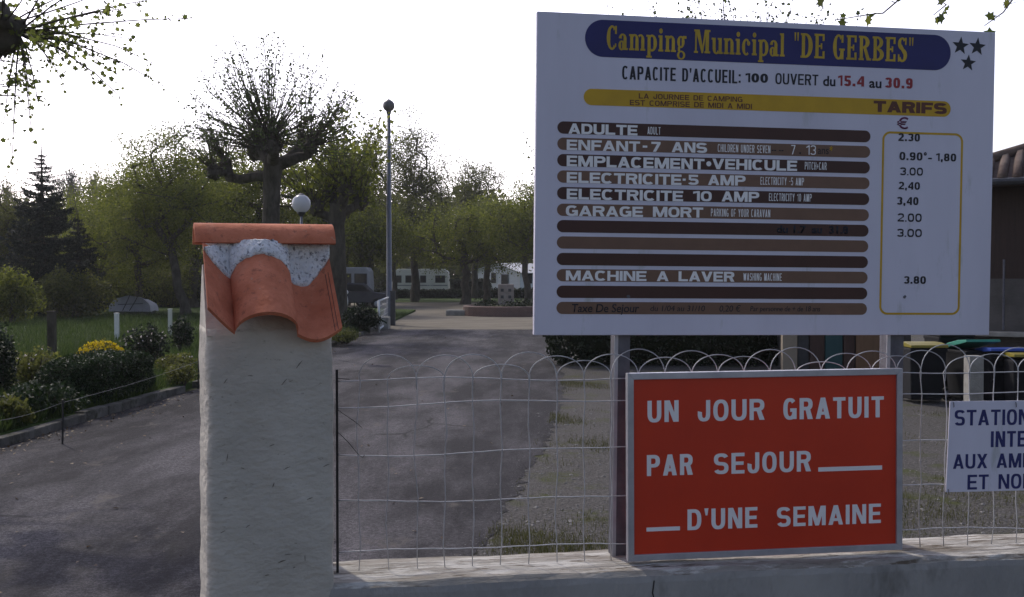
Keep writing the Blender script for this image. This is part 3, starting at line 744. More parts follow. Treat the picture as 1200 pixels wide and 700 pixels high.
# ------------------------------------------------------------------ signs
def rot3(y, r, l): return Matrix.Rotation(y, 3, 'Z') @ Matrix.Rotation(r, 3, 'Y') @ Matrix.Rotation(l, 3, 'X')
class Plane:
    def __init__(s, O, y, r, l): s.O = Vector(O); s.R = rot3(RAD(y), RAD(r), RAD(l))
    def uv(s, px, py):
        d = s.R.transposed() @ ray(px, py); o_ = s.R.transposed() @ (Vector((0, 0, EYE)) - s.O)
        t = -o_.y / d.y; q = o_ + d * t; return q.x, q.z
    def empty(s, name, label, cat, group=None):
        e = thing(name, label, cat, s.O, 0, group); e.rotation_euler = s.R.to_euler(); return e
def xz_prism(poly, y0, y1):            # polygon in (x,z), from y1 (back) to y0 (front)
    n = len(poly)
    vs = [(x, y0, z) for x, z in poly] + [(x, y1, z) for x, z in poly]
    return MB().add(vs, [tuple(range(n)), tuple(reversed(range(n, 2 * n)))] + [(i, n + i, n + (i + 1) % n, (i + 1) % n) for i in range(n)])
def pill(u0, v0, u1, v1, r=None, n=10):
    h = (v1 - v0) / 2; r = h if r is None else r; o_ = []
    for cx, cz, a0 in ((u1 - r, v1 - r, 90), (u1 - r, v0 + r, 0), (u0 + r, v0 + r, -90), (u0 + r, v1 - r, -180)):
        for q in range(n + 1):
            w_ = RAD(a0 - 90 * q / n); o_.append((cx + r * math.cos(w_), cz + r * math.sin(w_)))
    return list(reversed(o_))
FCAP = {}
def text_mesh(s, offset=0.0, spacing=1.0, ext=.0006, shear=0.0, wordsp=1.0):
    c = bpy.data.curves.new('lettering', 'FONT'); c.body = s; c.size = 1.0; c.offset = offset; c.space_character = spacing; c.space_word = wordsp; c.shear = shear; c.resolution_u = 4
    o_ = bpy.data.objects.new('lettering', c); COL.objects.link(o_)
    me = bpy.data.meshes.new_from_object(o_)
    bpy.data.objects.remove(o_); bpy.data.curves.remove(c)
    return me
def lettering(s, pl, box, m_, parent, y=-.0016, offset=0.0, spacing=1.0, wordsp=1.0, full=False, ext=.0005, name='lettering', shear=0.0):
    """box in photograph pixels: left x, baseline y at left, right x, cap-top y at right"""
    me = text_mesh(s, offset, spacing, shear=shear, wordsp=wordsp)
    co = np.zeros(len(me.vertices) * 3); me.vertices.foreach_get('co', co); co = co.reshape(-1, 3)
    if 'cap' not in FCAP:
        h = text_mesh('H'); q = np.zeros(len(h.vertices) * 3); h.vertices.foreach_get('co', q); FCAP['cap'] = q.reshape(-1, 3)[:, 1].max(); bpy.data.meshes.remove(h)
    cap = FCAP['cap'] + offset; x0, x1 = co[:, 0].min(), co[:, 0].max()
    y0, y1 = (co[:, 1].min(), co[:, 1].max()) if full else (-offset, cap)
    u0, v0 = pl.uv(box[0], box[1]); u1, v1 = pl.uv(box[2], box[3])
    n = np.empty_like(co); n[:, 0] = u0 + (co[:, 0] - x0) / (x1 - x0) * (u1 - u0); n[:, 2] = v0 + (co[:, 1] - y0) / (y1 - y0) * (v1 - v0); n[:, 1] = y
    me.vertices.foreach_set('co', n.reshape(-1)); me.update()
    # give it thickness
    bm = bmesh.new(); bm.from_mesh(me)
    r_ = bmesh.ops.extrude_face_region(bm, geom=list(bm.faces))
    bmesh.ops.translate(bm, vec=(0, ext, 0), verts=[v for v in r_['geom'] if isinstance(v, bmesh.types.BMVert)])
    bmesh.ops.recalc_face_normals(bm, faces=bm.faces)
    bm.to_mesh(me); bm.free()
    return link_mesh(name, me, m_, parent)
GW = {'I': None, 'M': 1.28, '1': .62, 'L': .88, 'T': .95, 'F': .9, 'E': .9, 'J': .82, '-': .5, '.': None, ',': None, ':': None, "'": None, ' ': .62, 'A': 1.08, 'V': 1.06, '+': .7, 'N': 1.03, 'X': 1.05, 'W': 1.4, 'Y': 1.02, 'K': 1.0}
def block_glyph(ch, w, tv, th, sq=2.7):
    R = lambda a, b, c, d: [(a, b), (c, b), (c, d), (a, d)]
    def se(t, rx, ry):
        c, s = math.cos(t), math.sin(t); return (rx * abs(c) ** (2 / sq) * (1 if c >= 0 else -1), ry * abs(s) ** (2 / sq) * (1 if s >= 0 else -1))
    def A(cx, cy, rx, ry, a0, a1, n=18):
        o_ = []; i_ = []
        for q in range(n + 1):
            t = RAD(a0 + (a1 - a0) * q / n); x, y = se(t, rx, ry); o_.append((cx + x, cy + y)); x, y = se(t, rx - tv, ry - th); i_.append((cx + x, cy + y))
        return o_ + list(reversed(i_))
    L_ = R(0, 0, tv, 1); Rr = R(w - tv, 0, w, 1); h = w / 2; m0, m1 = .5 - th / 2, .5 + th / 2
    def hb(x0, x1, y): return R(x0, y, x1, y + th)
    dg = tv * 1.08
    if ch == 'I': return [R(0, 0, tv, 1)]
    if ch == '.': return [R(0, 0, tv, tv * .9)]
    if ch == ',': return [[(0, tv * .9), (0, 0), (tv * .3, -.16), (tv * .75, -.16), (tv, .05), (tv, tv * .9)]]
    if ch == ':': return [R(0, .06, tv, .06 + tv), R(0, .55, tv, .55 + tv)]
    if ch == "'": return [[(0, 1.02), (tv * .3, .68), (tv * .75, .68), (tv, 1.02)]]
    if ch == '-': return [R(0, m0, w, m1)]
    if ch == '+': return [R(0, m0 - .06, w, m1 - .06), R(h - tv / 2, .16, h + tv / 2, .74)]
    if ch == 'E': return [L_, hb(tv * .9, w, 0), hb(tv * .9, w, 1 - th), hb(tv * .9, w * .93, m0)]
    if ch == 'F': return [L_, hb(tv * .9, w, 1 - th), hb(tv * .9, w * .9, m0 - .03)]
    if ch == 'L': return [L_, hb(tv * .9, w, 0)]
    if ch == 'T': return [R(h - tv / 2, 0, h + tv / 2, 1 - th * .9), hb(0, w, 1 - th)]
    if ch == 'H': return [L_, Rr, hb(tv * .9, w - tv * .9, m0)]
    if ch == 'N': return [L_, Rr, [(tv * .2, 1), (dg + tv * .15, 1), (w - tv * .2, 0), (w - dg - tv * .15, 0)]]
    if ch == 'M': return [L_, Rr, [(tv * .2, 1), (dg + tv * .25, 1), (h + dg * .45, 0), (h - dg * .45, 0)], [(w - tv * .2, 1), (w - dg - tv * .25, 1), (h - dg * .45, 0), (h + dg * .45, 0)]]
    if ch in 'AV':
        p = [[(0, 0), (dg, 0), (h + dg * .5, 1), (h - dg * .5, 1)], [(w, 0), (w - dg, 0), (h - dg * .5, 1), (h + dg * .5, 1)]]
        if ch == 'A': return p + [R(w * .24, .19, w * .76, .19 + th * .9)]
        return [[(x, 1 - y) for x, y in q] for q in p]
    if ch == 'Y': return [[(0, 1), (dg, 1), (h + dg * .5, .42), (h - dg * .5, .42)], [(w, 1), (w - dg, 1), (h - dg * .5, .42), (h + dg * .5, .42)], R(h - tv / 2, 0, h + tv / 2, .5)]
    if ch == 'K': return [L_, [(tv * .8, .38), (tv * .8, .62), (w - dg * 1.1, 1), (w, 1)], [(w * .38, .6), (w * .62, .6), (w, 0), (w - dg * 1.1, 0)]]
    if ch == 'W': return [[(0, 1), (dg, 1), (w * .3 + dg * .4, 0), (w * .3 - dg * .5, 0)], [(w * .5 - dg * .45, .9), (w * .5 + dg * .45, .9), (w * .3 + dg * .4, 0), (w * .3 - dg * .5, 0)], [(w * .5 - dg * .45, .9), (w * .5 + dg * .45, .9), (w * .7 + dg * .5, 0), (w * .7 - dg * .4, 0)], [(w, 1), (w - dg, 1), (w * .7 - dg * .4, 0), (w * .7 + dg * .5, 0)]]
    if ch == 'X': return [[(0, 0), (dg * 1.1, 0), (w, 1), (w - dg * 1.1, 1)], [(w, 0), (w - dg * 1.1, 0), (0, 1), (dg * 1.1, 1)]]
    if ch in 'O0': return [A(h, .5, h, .5 + .01, 0, 360, 36)]
    if ch == 'C': return [A(h, .5, h, .51, 42, 318, 30)]
    if ch == 'G': return [A(h, .5, h, .51, 42, 345, 30), R(w * .52, .36, w, .36 + th), R(w - tv, 0.02, w, .40)]
    if ch == 'D': return [L_, hb(tv * .9, w * .5, 0), hb(tv * .9, w * .5, 1 - th), A(w * .45, .5, w * .55, .5, -90, 90)]
    if ch == 'U': return [R(0, .38, tv, 1), R(w - tv, .38, w, 1), A(h, .4, h, .41, 180, 360)]
    if ch == 'J': return [R(w - tv, .34, w, 1), A(h, .36, h, .37, 165, 360)]
    ry = .25 + th / 4; yt = 1 - ry; yb = ry
    if ch == 'P': return [L_, hb(tv * .9, w * .55, 1 - th), hb(tv * .9, w * .55, .5 - th * .6), A(w * .5, .75 - th * .3, w * .5, .25 + th * .3, -90, 90)]
    if ch == 'R': return [L_, hb(tv * .9, w * .55, 1 - th), hb(tv * .9, w * .6, m0), A(w * .5, yt, w * .48, ry, -90, 90), [(w * .40, m1), (w * .40 + dg, m1), (w, 0), (w - dg * 1.15, 0)]]
    if ch == 'B': return [L_, hb(tv * .9, w * .55, 1 - th), hb(tv * .9, w * .55, m0), hb(tv * .9, w * .55, 0), A(w * .5, yt, w * .46, ry, -90, 90), A(w * .5, yb, w * .5, ry, -90, 90)]
    if ch == 'S': return [A(h, yt, h, ry, 22, 270), A(h, yb, h, ry, -158, 90)]
    if ch == '3': return [A(h, yt, h, ry, -90, 160), A(h, yb, h, ry, -160, 90)]
    if ch == '8': return [A(h, yt, h * .93, ry, 0, 360, 30), A(h, yb, h, ry, 0, 360, 30)]
    if ch == '9': return [A(h, .68, h, .33, 0, 360, 30), A(h, .42, h, .43, -150, 20)]
    if ch == '5': return [hb(w * .12, w * .95, 1 - th), R(w * .08, .48, w * .08 + tv * .8, 1), A(h, .31, h, .32, -158, 140)]
    if ch == '2': return [A(h, .68, h, .33, -25, 165), hb(0, w, 0), [(0, th * .9), (tv * 1.15, th * .9), (w, .58), (w - tv * 1.0, .60)]]
    if ch == '1': return [R(w - tv, 0, w, 1), [(0, .72), (0, .72 + th), (w - tv * .9, 1), (w - tv * .9, .82)]]
    if ch == '4': return [R(w * .62, 0, w * .62 + tv, 1), hb(0, w, .2), [(0, .2 + th * .9), (tv * .95, .2 + th * .9), (w * .66 + tv * .2, 1), (w * .62, 1)]]
    if ch == '7': return [hb(0, w, 1 - th), [(w * .18, 0), (w * .18 + tv * 1.1, 0), (w, 1 - th * .9), (w - tv * 1.15, 1 - th * .9)]]
    if ch == '°': return []
    return []
def block(s, pl, box, m_, parent, y=-.0016, tv=.2, th=.16, gap=.12, ext=.0006, sq=2.7):
    u0, v0 = pl.uv(box[0], box[1]); u1, v1 = pl.uv(box[2], box[3]); H_ = v1 - v0; tot = (u1 - u0) / H_
    fx = 0.0; k_ = 0.0
    for i, ch in enumerate(s):
        g_ = GW.get(ch, 1.0)
        if g_ is None: fx += tv
        else: k_ += g_
        if i < len(s) - 1: fx += gap
    Wl = (tot - fx) / k_ if k_ else 0.5
    x = 0; b_ = MB()
    for ch in s:
        g_ = GW.get(ch, 1.0); w_ = tv if g_ is None else g_ * Wl
        for i, p in enumerate(block_glyph(ch, w_, min(tv, w_ * (.42 if tv > .12 else .27)) if g_ is not None else tv, th, sq)):
            q = [(u0 + (x + a) * H_, v0 + c * H_) for a, c in p]
            ar = sum(q[j][0] * q[(j + 1) % len(q)][1] - q[(j + 1) % len(q)][0] * q[j][1] for j in range(len(q)))
            if ar < 0: q = list(reversed(q))
            m2 = xz_prism(q, y - .00009 * i, y + ext); b_.add(m2.v, m2.f)
        x += w_ + gap
    return b_.build('lettering', m_, parent)
def ink(name, c, rough=.5, v=.85): return mat(name, c, tuple(x * v for x in c), scale=9, rough=rough, spec=.4)
M['board'] = mat('painted_board', (.67, .655, .76), (.60, .585, .68), scale=1.6, rough=.45, spec=.4, c3=(.47, .475, .50), s3=4, f3=.60, detail=9, stretch=(2.2, 1, .55))
M['navy'] = ink('ink_navy', (.018, .018, .13)); M['title_yellow'] = ink('ink_title_yellow', (.60, .40, .03), v=.7)
M['band_yellow'] = ink('ink_band_yellow', (.60, .36, .015)); M['dark_brown'] = ink('ink_dark_brown', (.065, .024, .017))
M['mid_brown'] = ink('ink_mid_brown', (.19, .105, .068)); M['ink_black'] = ink('ink_black', (.012, .012, .02)); M['ink_red'] = ink('ink_red', (.32, .025, .035))
M['ink_white'] = ink('ink_white', (.90, .89, .88), v=.93); M['ink_plum'] = ink('ink_plum', (.16, .03, .09)); M['ink_brownred'] = ink('ink_brownred', (.12, .035, .02))
M['sign_red'] = mat('sign_red', (.60, .040, .011), (.52, .033, .010), scale=3, rough=.42, spec=.4)
M['sign_letter'] = ink('sign_letter', (.84, .82, .82), v=.94); M['ink_blue'] = ink('ink_blue', (.02, .025, .14))

BP = Plane((.0725, 3.38, 1.5109), 8.38, .44, .45); BW, BH = 1.6325, 1.064
bo = BP.empty('price_board', 'big white campsite tariff board on two steel posts above the red sign', 'sign')
bpnl = MB().box((BW / 2, .014, BH / 2), (BW, .028, BH)).build('panel', M['board'], bo, False, .003)
# posts (angle sections) standing in the wall, directly behind the panel
def post(px0, px1):
    u0, _ = BP.uv(px0, 395); u1, _ = BP.uv(px1, 395); b_ = MB(); zb = WH - BP.O.z - .05
    zt = BH * .9
    b_.box(((u0 + u1) / 2, .033 + .003, (zb + zt) / 2), (u1 - u0, .006, zt - zb))
    b_.box((u0 + .003, .033 + .006 + .021, (zb + zt) / 2), (.006, .042, zt - zb)); b_.box((u1 - .003, .033 + .006 + .021, (zb + zt) / 2), (.006, .042, zt - zb))
    po = b_.build('post', M['steel_grey'], bo, False, .001)
    MB().box((u0 + .007, .031, (zb + BH * .5) / 2), (.013, .004, BH * .5 - zb)).build('lit_strip', M['alu'], po); return po  # lighter strip added to stand for the post's sunlit left edge
post(722.5, 741.5); post(1044.5, 1065)
def band(l, r_, tl, bl, tr, br, m_, y=-.0008, name='band', parent=None):
    u0 = BP.uv(l, (tl + bl) / 2)[0]; u1 = BP.uv(r_, (tr + br) / 2)[0]
    v0 = (BP.uv(l, bl)[1] + BP.uv(r_, br)[1]) / 2; v1 = (BP.uv(l, tl)[1] + BP.uv(r_, tr)[1]) / 2
    return xz_prism(pill(u0, v0, u1, v1), y, .0005).build(name, m_, parent or bo)
tb = band(685.5, 1114, 24.5, 68.5, 40, 81, M['navy'], name='title_banner')
yb = band(684, 1114, 105, 124, 118, 136.5, M['band_yellow'], name='tariff_banner')

# title letters: fat slab serif capitals and small letters drawn as strokes
def title_glyphs():
    W = .155; T = .085
    def R(x0, y0, x1, y1): return [(x0, y0), (x1, y0), (x1, y1), (x0, y1)]
    def A(cx, cy, rx, ry, a0, a1, w, n=14):
        o_ = []; i_ = []
        for q in range(n + 1):
            a = RAD(a0 + (a1 - a0) * q / n); k_ = w * (.5 + .5 * abs(math.cos(a)))
            o_.append((cx + rx * math.cos(a), cy + ry * math.sin(a))); i_.append((cx + (rx - k_) * math.cos(a), cy + (ry - k_ * .9) * math.sin(a)))
        return o_ + list(reversed(i_))
    stem = lambda x, y0, y1, b=True, t=True, L=.05: [R(x, y0, x + W, y1)] + ([R(x - L, y0, x + W + L, y0 + T)] if b else []) + ([R(x - L, y1 - T, x + W * .9, y1)] if t else [])
    cst = lambda x: [R(x, 0, x + W, 1), R(x - .05, 0, x + W + .05, T), R(x - .05, 1 - T, x + W + .05, 1)]
    g = {}
    g['C'] = (.54, [A(.28, .5, .27, .52, 50, 310, .18), R(.42, .66, .51, 1.0), R(.42, .12, .49, .26)])
    g['a'] = (.47, [A(.16, .19, .16, .21, 0, 360, .14, 20), R(.25, .0, .25 + W, .5), A(.21, .47, .195, .22, 0, 175, .15), R(.38, 0, .47, T)])
    g['n'] = (.56, stem(.06, 0, .68) + [A(.31, .44, .20, .25, 0, 130, .16), R(.51 - W, 0, .51, .45), R(.31, 0, .56, T)])
    g['m'] = (.82, stem(.06, 0, .68) + [A(.29, .44, .19, .25, 0, 130, .15), R(.48 - W, 0, .48, .45), A(.58, .44, .19, .25, 0, 130, .15), R(.77 - W, 0, .77, .45), R(.29, 0, .50, T), R(.58, 0, .82, T)])
    g['p'] = (.54, [R(.06, -.28, .06 + W, .68), R(.0, -.28, .28, -.20), R(.0, .60, .2, .68), A(.28, .34, .25, .36, -140, 140, .17, 20)])
    g['i'] = (.28, stem(.06, 0, .68) + [A(.135, .87, .09, .11, 0, 360, .088, 14)])
    g['l'] = (.28, stem(.06, 0, 1.0))
    g['u'] = (.56, [R(.05, .2, .05 + W, .68), R(0, .6, .15, .68), A(.25, .24, .20, .26, 180, 320, .16), R(.36, 0, .36 + W, .68), R(.31, .6, .4, .68), R(.4, 0, .57, T)])
    g['c'] = (.45, [A(.22, .34, .22, .36, 55, 305, .16), A(.34, .5, .08, .1, 0, 360, .078, 12)])
    g['g'] = (.52, [A(.20, .44, .19, .26, 0, 360, .15, 20), A(.22, -.12, .21, .19, 0, 360, .11, 20), R(.05, .04, .16, .22), R(.3, .58, .48, .70)])
    g['M'] = (.84, [R(.05, 0, .13, 1), R(0, 0, .2, T), R(0, 1 - T, .2, 1), [(.07, 1), (.27, 1), (.47, .12), (.38, 0)], [(.38, 0), (.46, 0), (.62, 1), (.54, 1)], R(.58, 0, .58 + W + .02, 1), R(.53, 0, .82, T), R(.6, 1 - T, .82, 1)])
    g['D'] = (.60, cst(.06) + [A(.24, .5, .34, .5, -90, 90, .2, 20), R(.16, 0, .26, T), R(.16, 1 - T, .26, 1)])
    g['E'] = (.54, cst(.06) + [R(.18, 0, .48, T), R(.18, 1 - T, .48, 1), R(.4, 0, .5, .3), R(.4, .72, .49, 1), R(.2, .46, .37, .54), R(.31, .38, .38, .62)])
    g['G'] = (.60, [A(.28, .5, .27, .52, 50, 320, .18), R(.42, .68, .51, 1.0), R(.37, .0, .37 + W, .42), R(.31, .36, .58, .44)])
    g['R'] = (.62, cst(.06) + [A(.24, .74, .29, .26, -90, 90, .19, 16), R(.16, 1 - T, .26, 1), R(.16, .48, .26, .56), [(.24, .5), (.38, .5), (.54, .08), (.62, .08), (.62, 0), (.40, 0)]])
    g['B'] = (.58, cst(.06) + [A(.24, .755, .28, .245, -90, 90, .18, 16), A(.24, .26, .32, .265, -90, 90, .19, 16), R(.16, 1 - T, .26, 1), R(.16, .47, .26, .54), R(.16, 0, .26, T)])
    g['S'] = (.50, [A(.24, .74, .22, .27, 40, 250, .16), A(.24, .27, .24, .28, -150, 75, .17), [(.06, .66), (.2, .72), (.44, .36), (.30, .30)], R(.37, .7, .44, 1), R(.03, 0, .10, .3)])
    g['"'] = (.26, [[(.02, 1.02), (.10, 1.02), (.08, .68), (.04, .68)], [(.15, 1.02), (.23, 1.02), (.21, .68), (.17, .68)]])
    return g
TG = title_glyphs()
def title_text(s, pl, box, m_, parent, y):
    x = 0; pcs = []
    for ch in s:
        if ch == ' ': x += .30; continue
        wd, ps = TG[ch]
        for i, p in enumerate(ps): pcs.append(([(x + a, b_) for a, b_ in p], i))
        x += wd + .055
    u0, v0 = pl.uv(box[0], box[1]); u1, v1 = pl.uv(box[2], box[3]); tot = x - .055; b_ = MB()
    for p, i in pcs:
        q = [(u0 + a / tot * (u1 - u0), v0 + c * (v1 - v0)) for a, c in p]
        ar = sum(q[j][0] * q[(j + 1) % len(q)][1] - q[(j + 1) % len(q)][0] * q[j][1] for j in range(len(q)))
        if ar < 0: q = list(reversed(q))
        n = len(b_.v); m2 = xz_prism(q, y - .00012 * i, y + .0008); b_.add(m2.v, m2.f)
    return b_.build('lettering', m_, parent)
title_text('Camping Municipal', BP, (710.5, 58, 920, 39.5), M['title_yellow'], tb, -.0016)
title_text('"DE GERBES"', BP, (930, 67.5, 1071, 45), M['title_yellow'], tb, -.0016)
KB = M['ink_black']; KR = M['ink_red']
block("CAPACITE D'ACCUEIL:", BP, (729, 93.0, 868, 82.7), KB, bo, -.0008, .155, .135, .11)
block('100', BP, (873.5, 96.4, 900, 86.8), KB, bo, -.0008, .34, .22, .14, sq=2.3)
block('OUVERT', BP, (908.5, 98.6, 959, 87.8), KB, bo, -.0008, .155, .135, .11)
lettering('du', BP, (964.5, 100.8, 979, 89.5), KB, bo, -.0008, .02)
block('15.4', BP, (982, 100.6, 1012.5, 89.6), KR, bo, -.0008, .28, .2, .17)
lettering('au', BP, (1018.5, 103.0, 1033, 92.0), KB, bo, -.0008, .02)
block('30.9', BP, (1037, 102.9, 1069.5, 92.2), KR, bo, -.0008, .28, .2, .17)
block('LA JOURNEE DE CAMPING', BP, (748.5, 115.6, 870, 113.8), M['ink_brownred'], yb, -.0013, .2, .17, .16)
block('EST COMPRISE DE MIDI A MIDI', BP, (738, 123.4, 881, 122.0), M['ink_brownred'], yb, -.0013, .2, .17, .16)
block('TARIFS', BP, (1023.5, 131.2, 1109.5, 121.2), M['ink_brownred'], yb, -.0013, .40, .25, .10)
def star(px, py, rp_):
    u, v = BP.uv(px, py); u2, _ = BP.uv(px + rp_, py); R_ = u2 - u
    pts = [(u + (R_ if i % 2 == 0 else R_ * .42) * math.sin(math.pi * i / 5 + .08), v + (R_ if i % 2 == 0 else R_ * .42) * math.cos(math.pi * i / 5 + .08)) for i in range(10)]
    xz_prism(list(reversed(pts)), -.0008, .0005).build('star', M['ink_black'], bo)
for s_ in ((1125.5, 54, 10), (1145.3, 55, 10), (1134.5, 74, 9.3)): star(*s_)
# price frame
def ring(outer, inner, y0, y1):
    n = len(outer); b_ = MB(); vs = [(x, y0, z) for x, z in outer] + [(x, y0, z) for x, z in inner] + [(x, y1, z) for x, z in outer] + [(x, y1, z) for x, z in inner]
    fs = []
    for i in range(n):
        j = (i + 1) % n
        fs += [(i, j, n + j, n + i), (2 * n + j, 2 * n + i, 3 * n + i, 3 * n + j), (i, 2 * n + i, 2 * n + j, j), (n + j, 3 * n + j, 3 * n + i, n + i)]
    return b_.add(vs, fs)
u0, v1 = BP.uv(1033, 154); u1, v1b = BP.uv(1129, 156.5); _, v0 = BP.uv(1031, 368.3); _, v0b = BP.uv(1124, 370)
pu0 = (BP.uv(1033.3, 160)[0] + BP.uv(1031, 360)[0]) / 2; pu1 = (BP.uv(1129.3, 160)[0] + BP.uv(1124, 360)[0]) / 2; tk = .0075
ring(pill(pu0, (v0 + v0b) / 2, pu1, (v1 + v1b) / 2, .030), pill(pu0 + tk, (v0 + v0b) / 2 + tk, pu1 - tk, (v1 + v1b) / 2 - tk, .0225), -.0006, .0005).build('price_frame', M['band_yellow'], bo)
lettering('€', BP, (1051, 151.3, 1064.5, 137.5), M['ink_plum'], bo, -.0008, .012, full=True)
for s_, b_, tv in (('2.30', (1052.7, 165.3, 1078, 157.0), .27), ('0.90', (1054, 187.6, 1081, 179.0), .26), ('-', (1087.5, 190.2, 1092, 181.7), .3), ('1,80', (1097, 188.8, 1120.5, 180.4), .27),
                   ('3.00', (1054.4, 205.4, 1081.5, 196.9), .17), ('2,40', (1053, 222.0, 1078, 213.8), .25), ('3,40', (1051, 240.0, 1076.3, 231.4), .27), ('2.00', (1051.8, 259.8, 1080, 250.6), .17),
                   ('3.00', (1051, 277.6, 1080.2, 268.7), .17), ('3.80', (1059, 332.6, 1085, 324.0), .27)):
    block(s_, BP, b_, M['ink_black'], bo, -.0009, tv, .19, .17)
lettering('°', BP, (1082.5, 182.5, 1086, 178.6), M['ink_black'], bo, -.0009, .03, full=True)
LT = [143.4, 162.6, 181.8, 201, 220.4, 239.9, 258.7, 277.7, 297, 315.7, 335, 354]
RT = [152.2, 170.2, 188.6, 207, 225.6, 244.3, 263.0, 281.4, 300.0, 318.4, 337.0, 355.2]
bars = []
for i in range(12):
    m_ = M['dark_brown'] if i % 2 == 0 else M['mid_brown']
    bars.append(band(653.2 - .1 * i, 1020 - .38 * i, LT[i], LT[i] + 14.2, RT[i], RT[i] + 14.0, m_, -.0008, 'tariff_bar'))
def rbox_(i, l, r_, hgt, dy):
    sl = (RT[i] - LT[i]) / 366.0
    return (l, LT[i] + (l - 653) * sl + 7.1 + hgt / 2 + dy, r_, LT[i] + (r_ - 653) * sl + 7.1 - hgt / 2 + dy)
def row(i, s, l, r_, of=.0, m_='ink_white', hgt=12.0, dy=0.0, **kw): return lettering(s, BP, rbox_(i, l, r_, hgt, dy), M[m_], bars[i], -.0014, of, .98, **kw)
def big(i, s, l, r_, tv=.30, th=.215, gap=.10): return block(s, BP, rbox_(i, l, r_, 11.6, .2), M['ink_white'], bars[i], -.0014, tv, th, gap)
def small(i, s, l, r_, h=8.6): return block(s, BP, rbox_(i, l, r_, h, .2), M['ink_white'], bars[i], -.0014, .10, .10, .10)
big(0, 'ADULTE', 666, 747); small(0, 'ADULT', 758.7, 774)
big(1, 'ENFANT', 664, 750); big(1, '-', 753, 758.5); big(1, '7', 763, 774); big(1, 'ANS', 787, 828.5); small(1, 'CHILDREN UNDER SEVEN', 841, 902.7); small(1, '7', 927, 932, 11); small(1, '13', 944.6, 956, 11)
row(1, '-- --', 904, 918, .0, 'ink_black', hgt=9); row(1, '.', 936.5, 938.5, .02, 'ink_black', hgt=10); row(1, 'ans', 958, 971, .0, 'ink_black', hgt=9); row(1, '*', 972, 976, .02, 'band_yellow', hgt=6, dy=-2, full=True)
big(2, 'EMPLACEMENT', 664, 825.5); row(2, '•', 827.5, 833.5, .0, hgt=6, full=True); big(2, 'VEHICULE', 834.5, 934); small(2, 'PITCH+CAR', 943, 968.5)
big(3, 'ELECTRICITE', 664, 798.5); big(3, '-', 799.8, 803.5); big(3, '5', 806, 818.5); big(3, 'AMP', 829.5, 873.6); small(3, 'ELECTRICITY -5 AMP', 891, 942)
big(4, 'ELECTRICITE', 664, 800.5); big(4, '10', 812, 834); big(4, 'AMP', 845.5, 889.6); small(4, 'ELECTRICITY 10 AMP', 901, 951)
big(5, 'GARAGE', 663, 753.5); big(5, 'MORT', 765, 824); small(5, 'PARKING OF YOUR CARAVAN', 833, 902.5)
row(6, 'du 1.7  au  31.8', 910, 994, .03, 'ink_black', hgt=8.5)
big(9, 'MACHINE', 663, 757.5); big(9, 'A', 769.5, 783.5); big(9, 'LAVER', 795, 860.6); small(9, 'WASHING MACHINE', 871, 916)
row(11, 'Taxe De Sejour', 670, 749, .008, 'ink_black', hgt=9.5, shear=.12); row(11, 'du 1/04 au 31/10', 762, 826, .0, 'ink_black', hgt=6.5, shear=.12); row(11, '0,20 €', 843, 868, .0, 'ink_black', hgt=7, shear=.12); row(11, 'Par personne de + de 18 ans', 879, 961, .0, 'ink_black', hgt=6, shear=.12)
# worn chips in the paint
for px, py in ((737, 347.5), (1060, 348)):
    u, v = BP.uv(px, py); b_ = MB(); r_ = random.Random(int(px))
    poly = [(u + (.007 + r_.uniform(-.003, .003)) * math.cos(q * .7), v + (.005 + r_.uniform(-.002, .002)) * math.sin(q * .7)) for q in range(9)]
    xz_prism(poly, -.0016, .0005).build('paint_chip', M['steel_grey'], bo)

# red sign
RP = Plane((.3848, 3.372, .7609), 7.68, -.32, 0); RW, RH = .966, .624
ro = RP.empty('red_notice', 'red notice with white lettering in an aluminium frame before the wire fence', 'sign')
MB().box((RW / 2, .012, RH / 2), (RW - .02, .008, RH - .02)).build('panel', M['sign_red'], ro)
fw = .021; fr = MB()
def mitre(poly, y0, y1, b_):
    m2 = xz_prism(poly, y0, y1); b_.add(m2.v, m2.f)
o4 = [(0, 0), (RW, 0), (RW, RH), (0, RH)]; i4 = [(fw, fw), (RW - fw, fw), (RW - fw, RH - fw), (fw, RH - fw)]
for k_ in range(4):
    j = (k_ + 1) % 4; b_ = MB(); g_ = .0004
    mitre([o4[k_], o4[j], i4[j], i4[k_]], 0, .030, b_); b_.build('frame_bar', M['alu'], ro, False, .0015)
YR = .0072
SL = dict(m_=M['sign_letter'], parent=ro)
def rl(s, box): block(s, RP, box, M['sign_letter'], ro, YR, .205, .165, .15, .0012, 2.5)
rl('UN', (759.5, 495.6, 796, 469.4)); rl('JOUR', (818.5, 494.4, 897, 467.8)); rl('GRATUIT', (919, 492.4, 1037, 464.8))
rl('PAR', (758.8, 558.7, 812.7, 532.4)); rl('SEJOUR', (837.5, 556.6, 951.5, 528.8)); rl("D'UNE", (806.5, 622.2, 888.5, 594.8)); rl('SEMAINE', (911.5, 618.4, 1033.5, 590.8))
for (l, yb_, r_, yt) in ((960, 553.4, 1035, 546.0), (758.3, 623.8, 797.6, 617.6)):
    a, b_ = RP.uv(l, yb_); c, d = RP.uv(r_, yt); xz_prism([(a, b_), (c, b_), (c, d), (a, d)], YR, YR + .0011).build('rule_line', M['sign_letter'], ro)

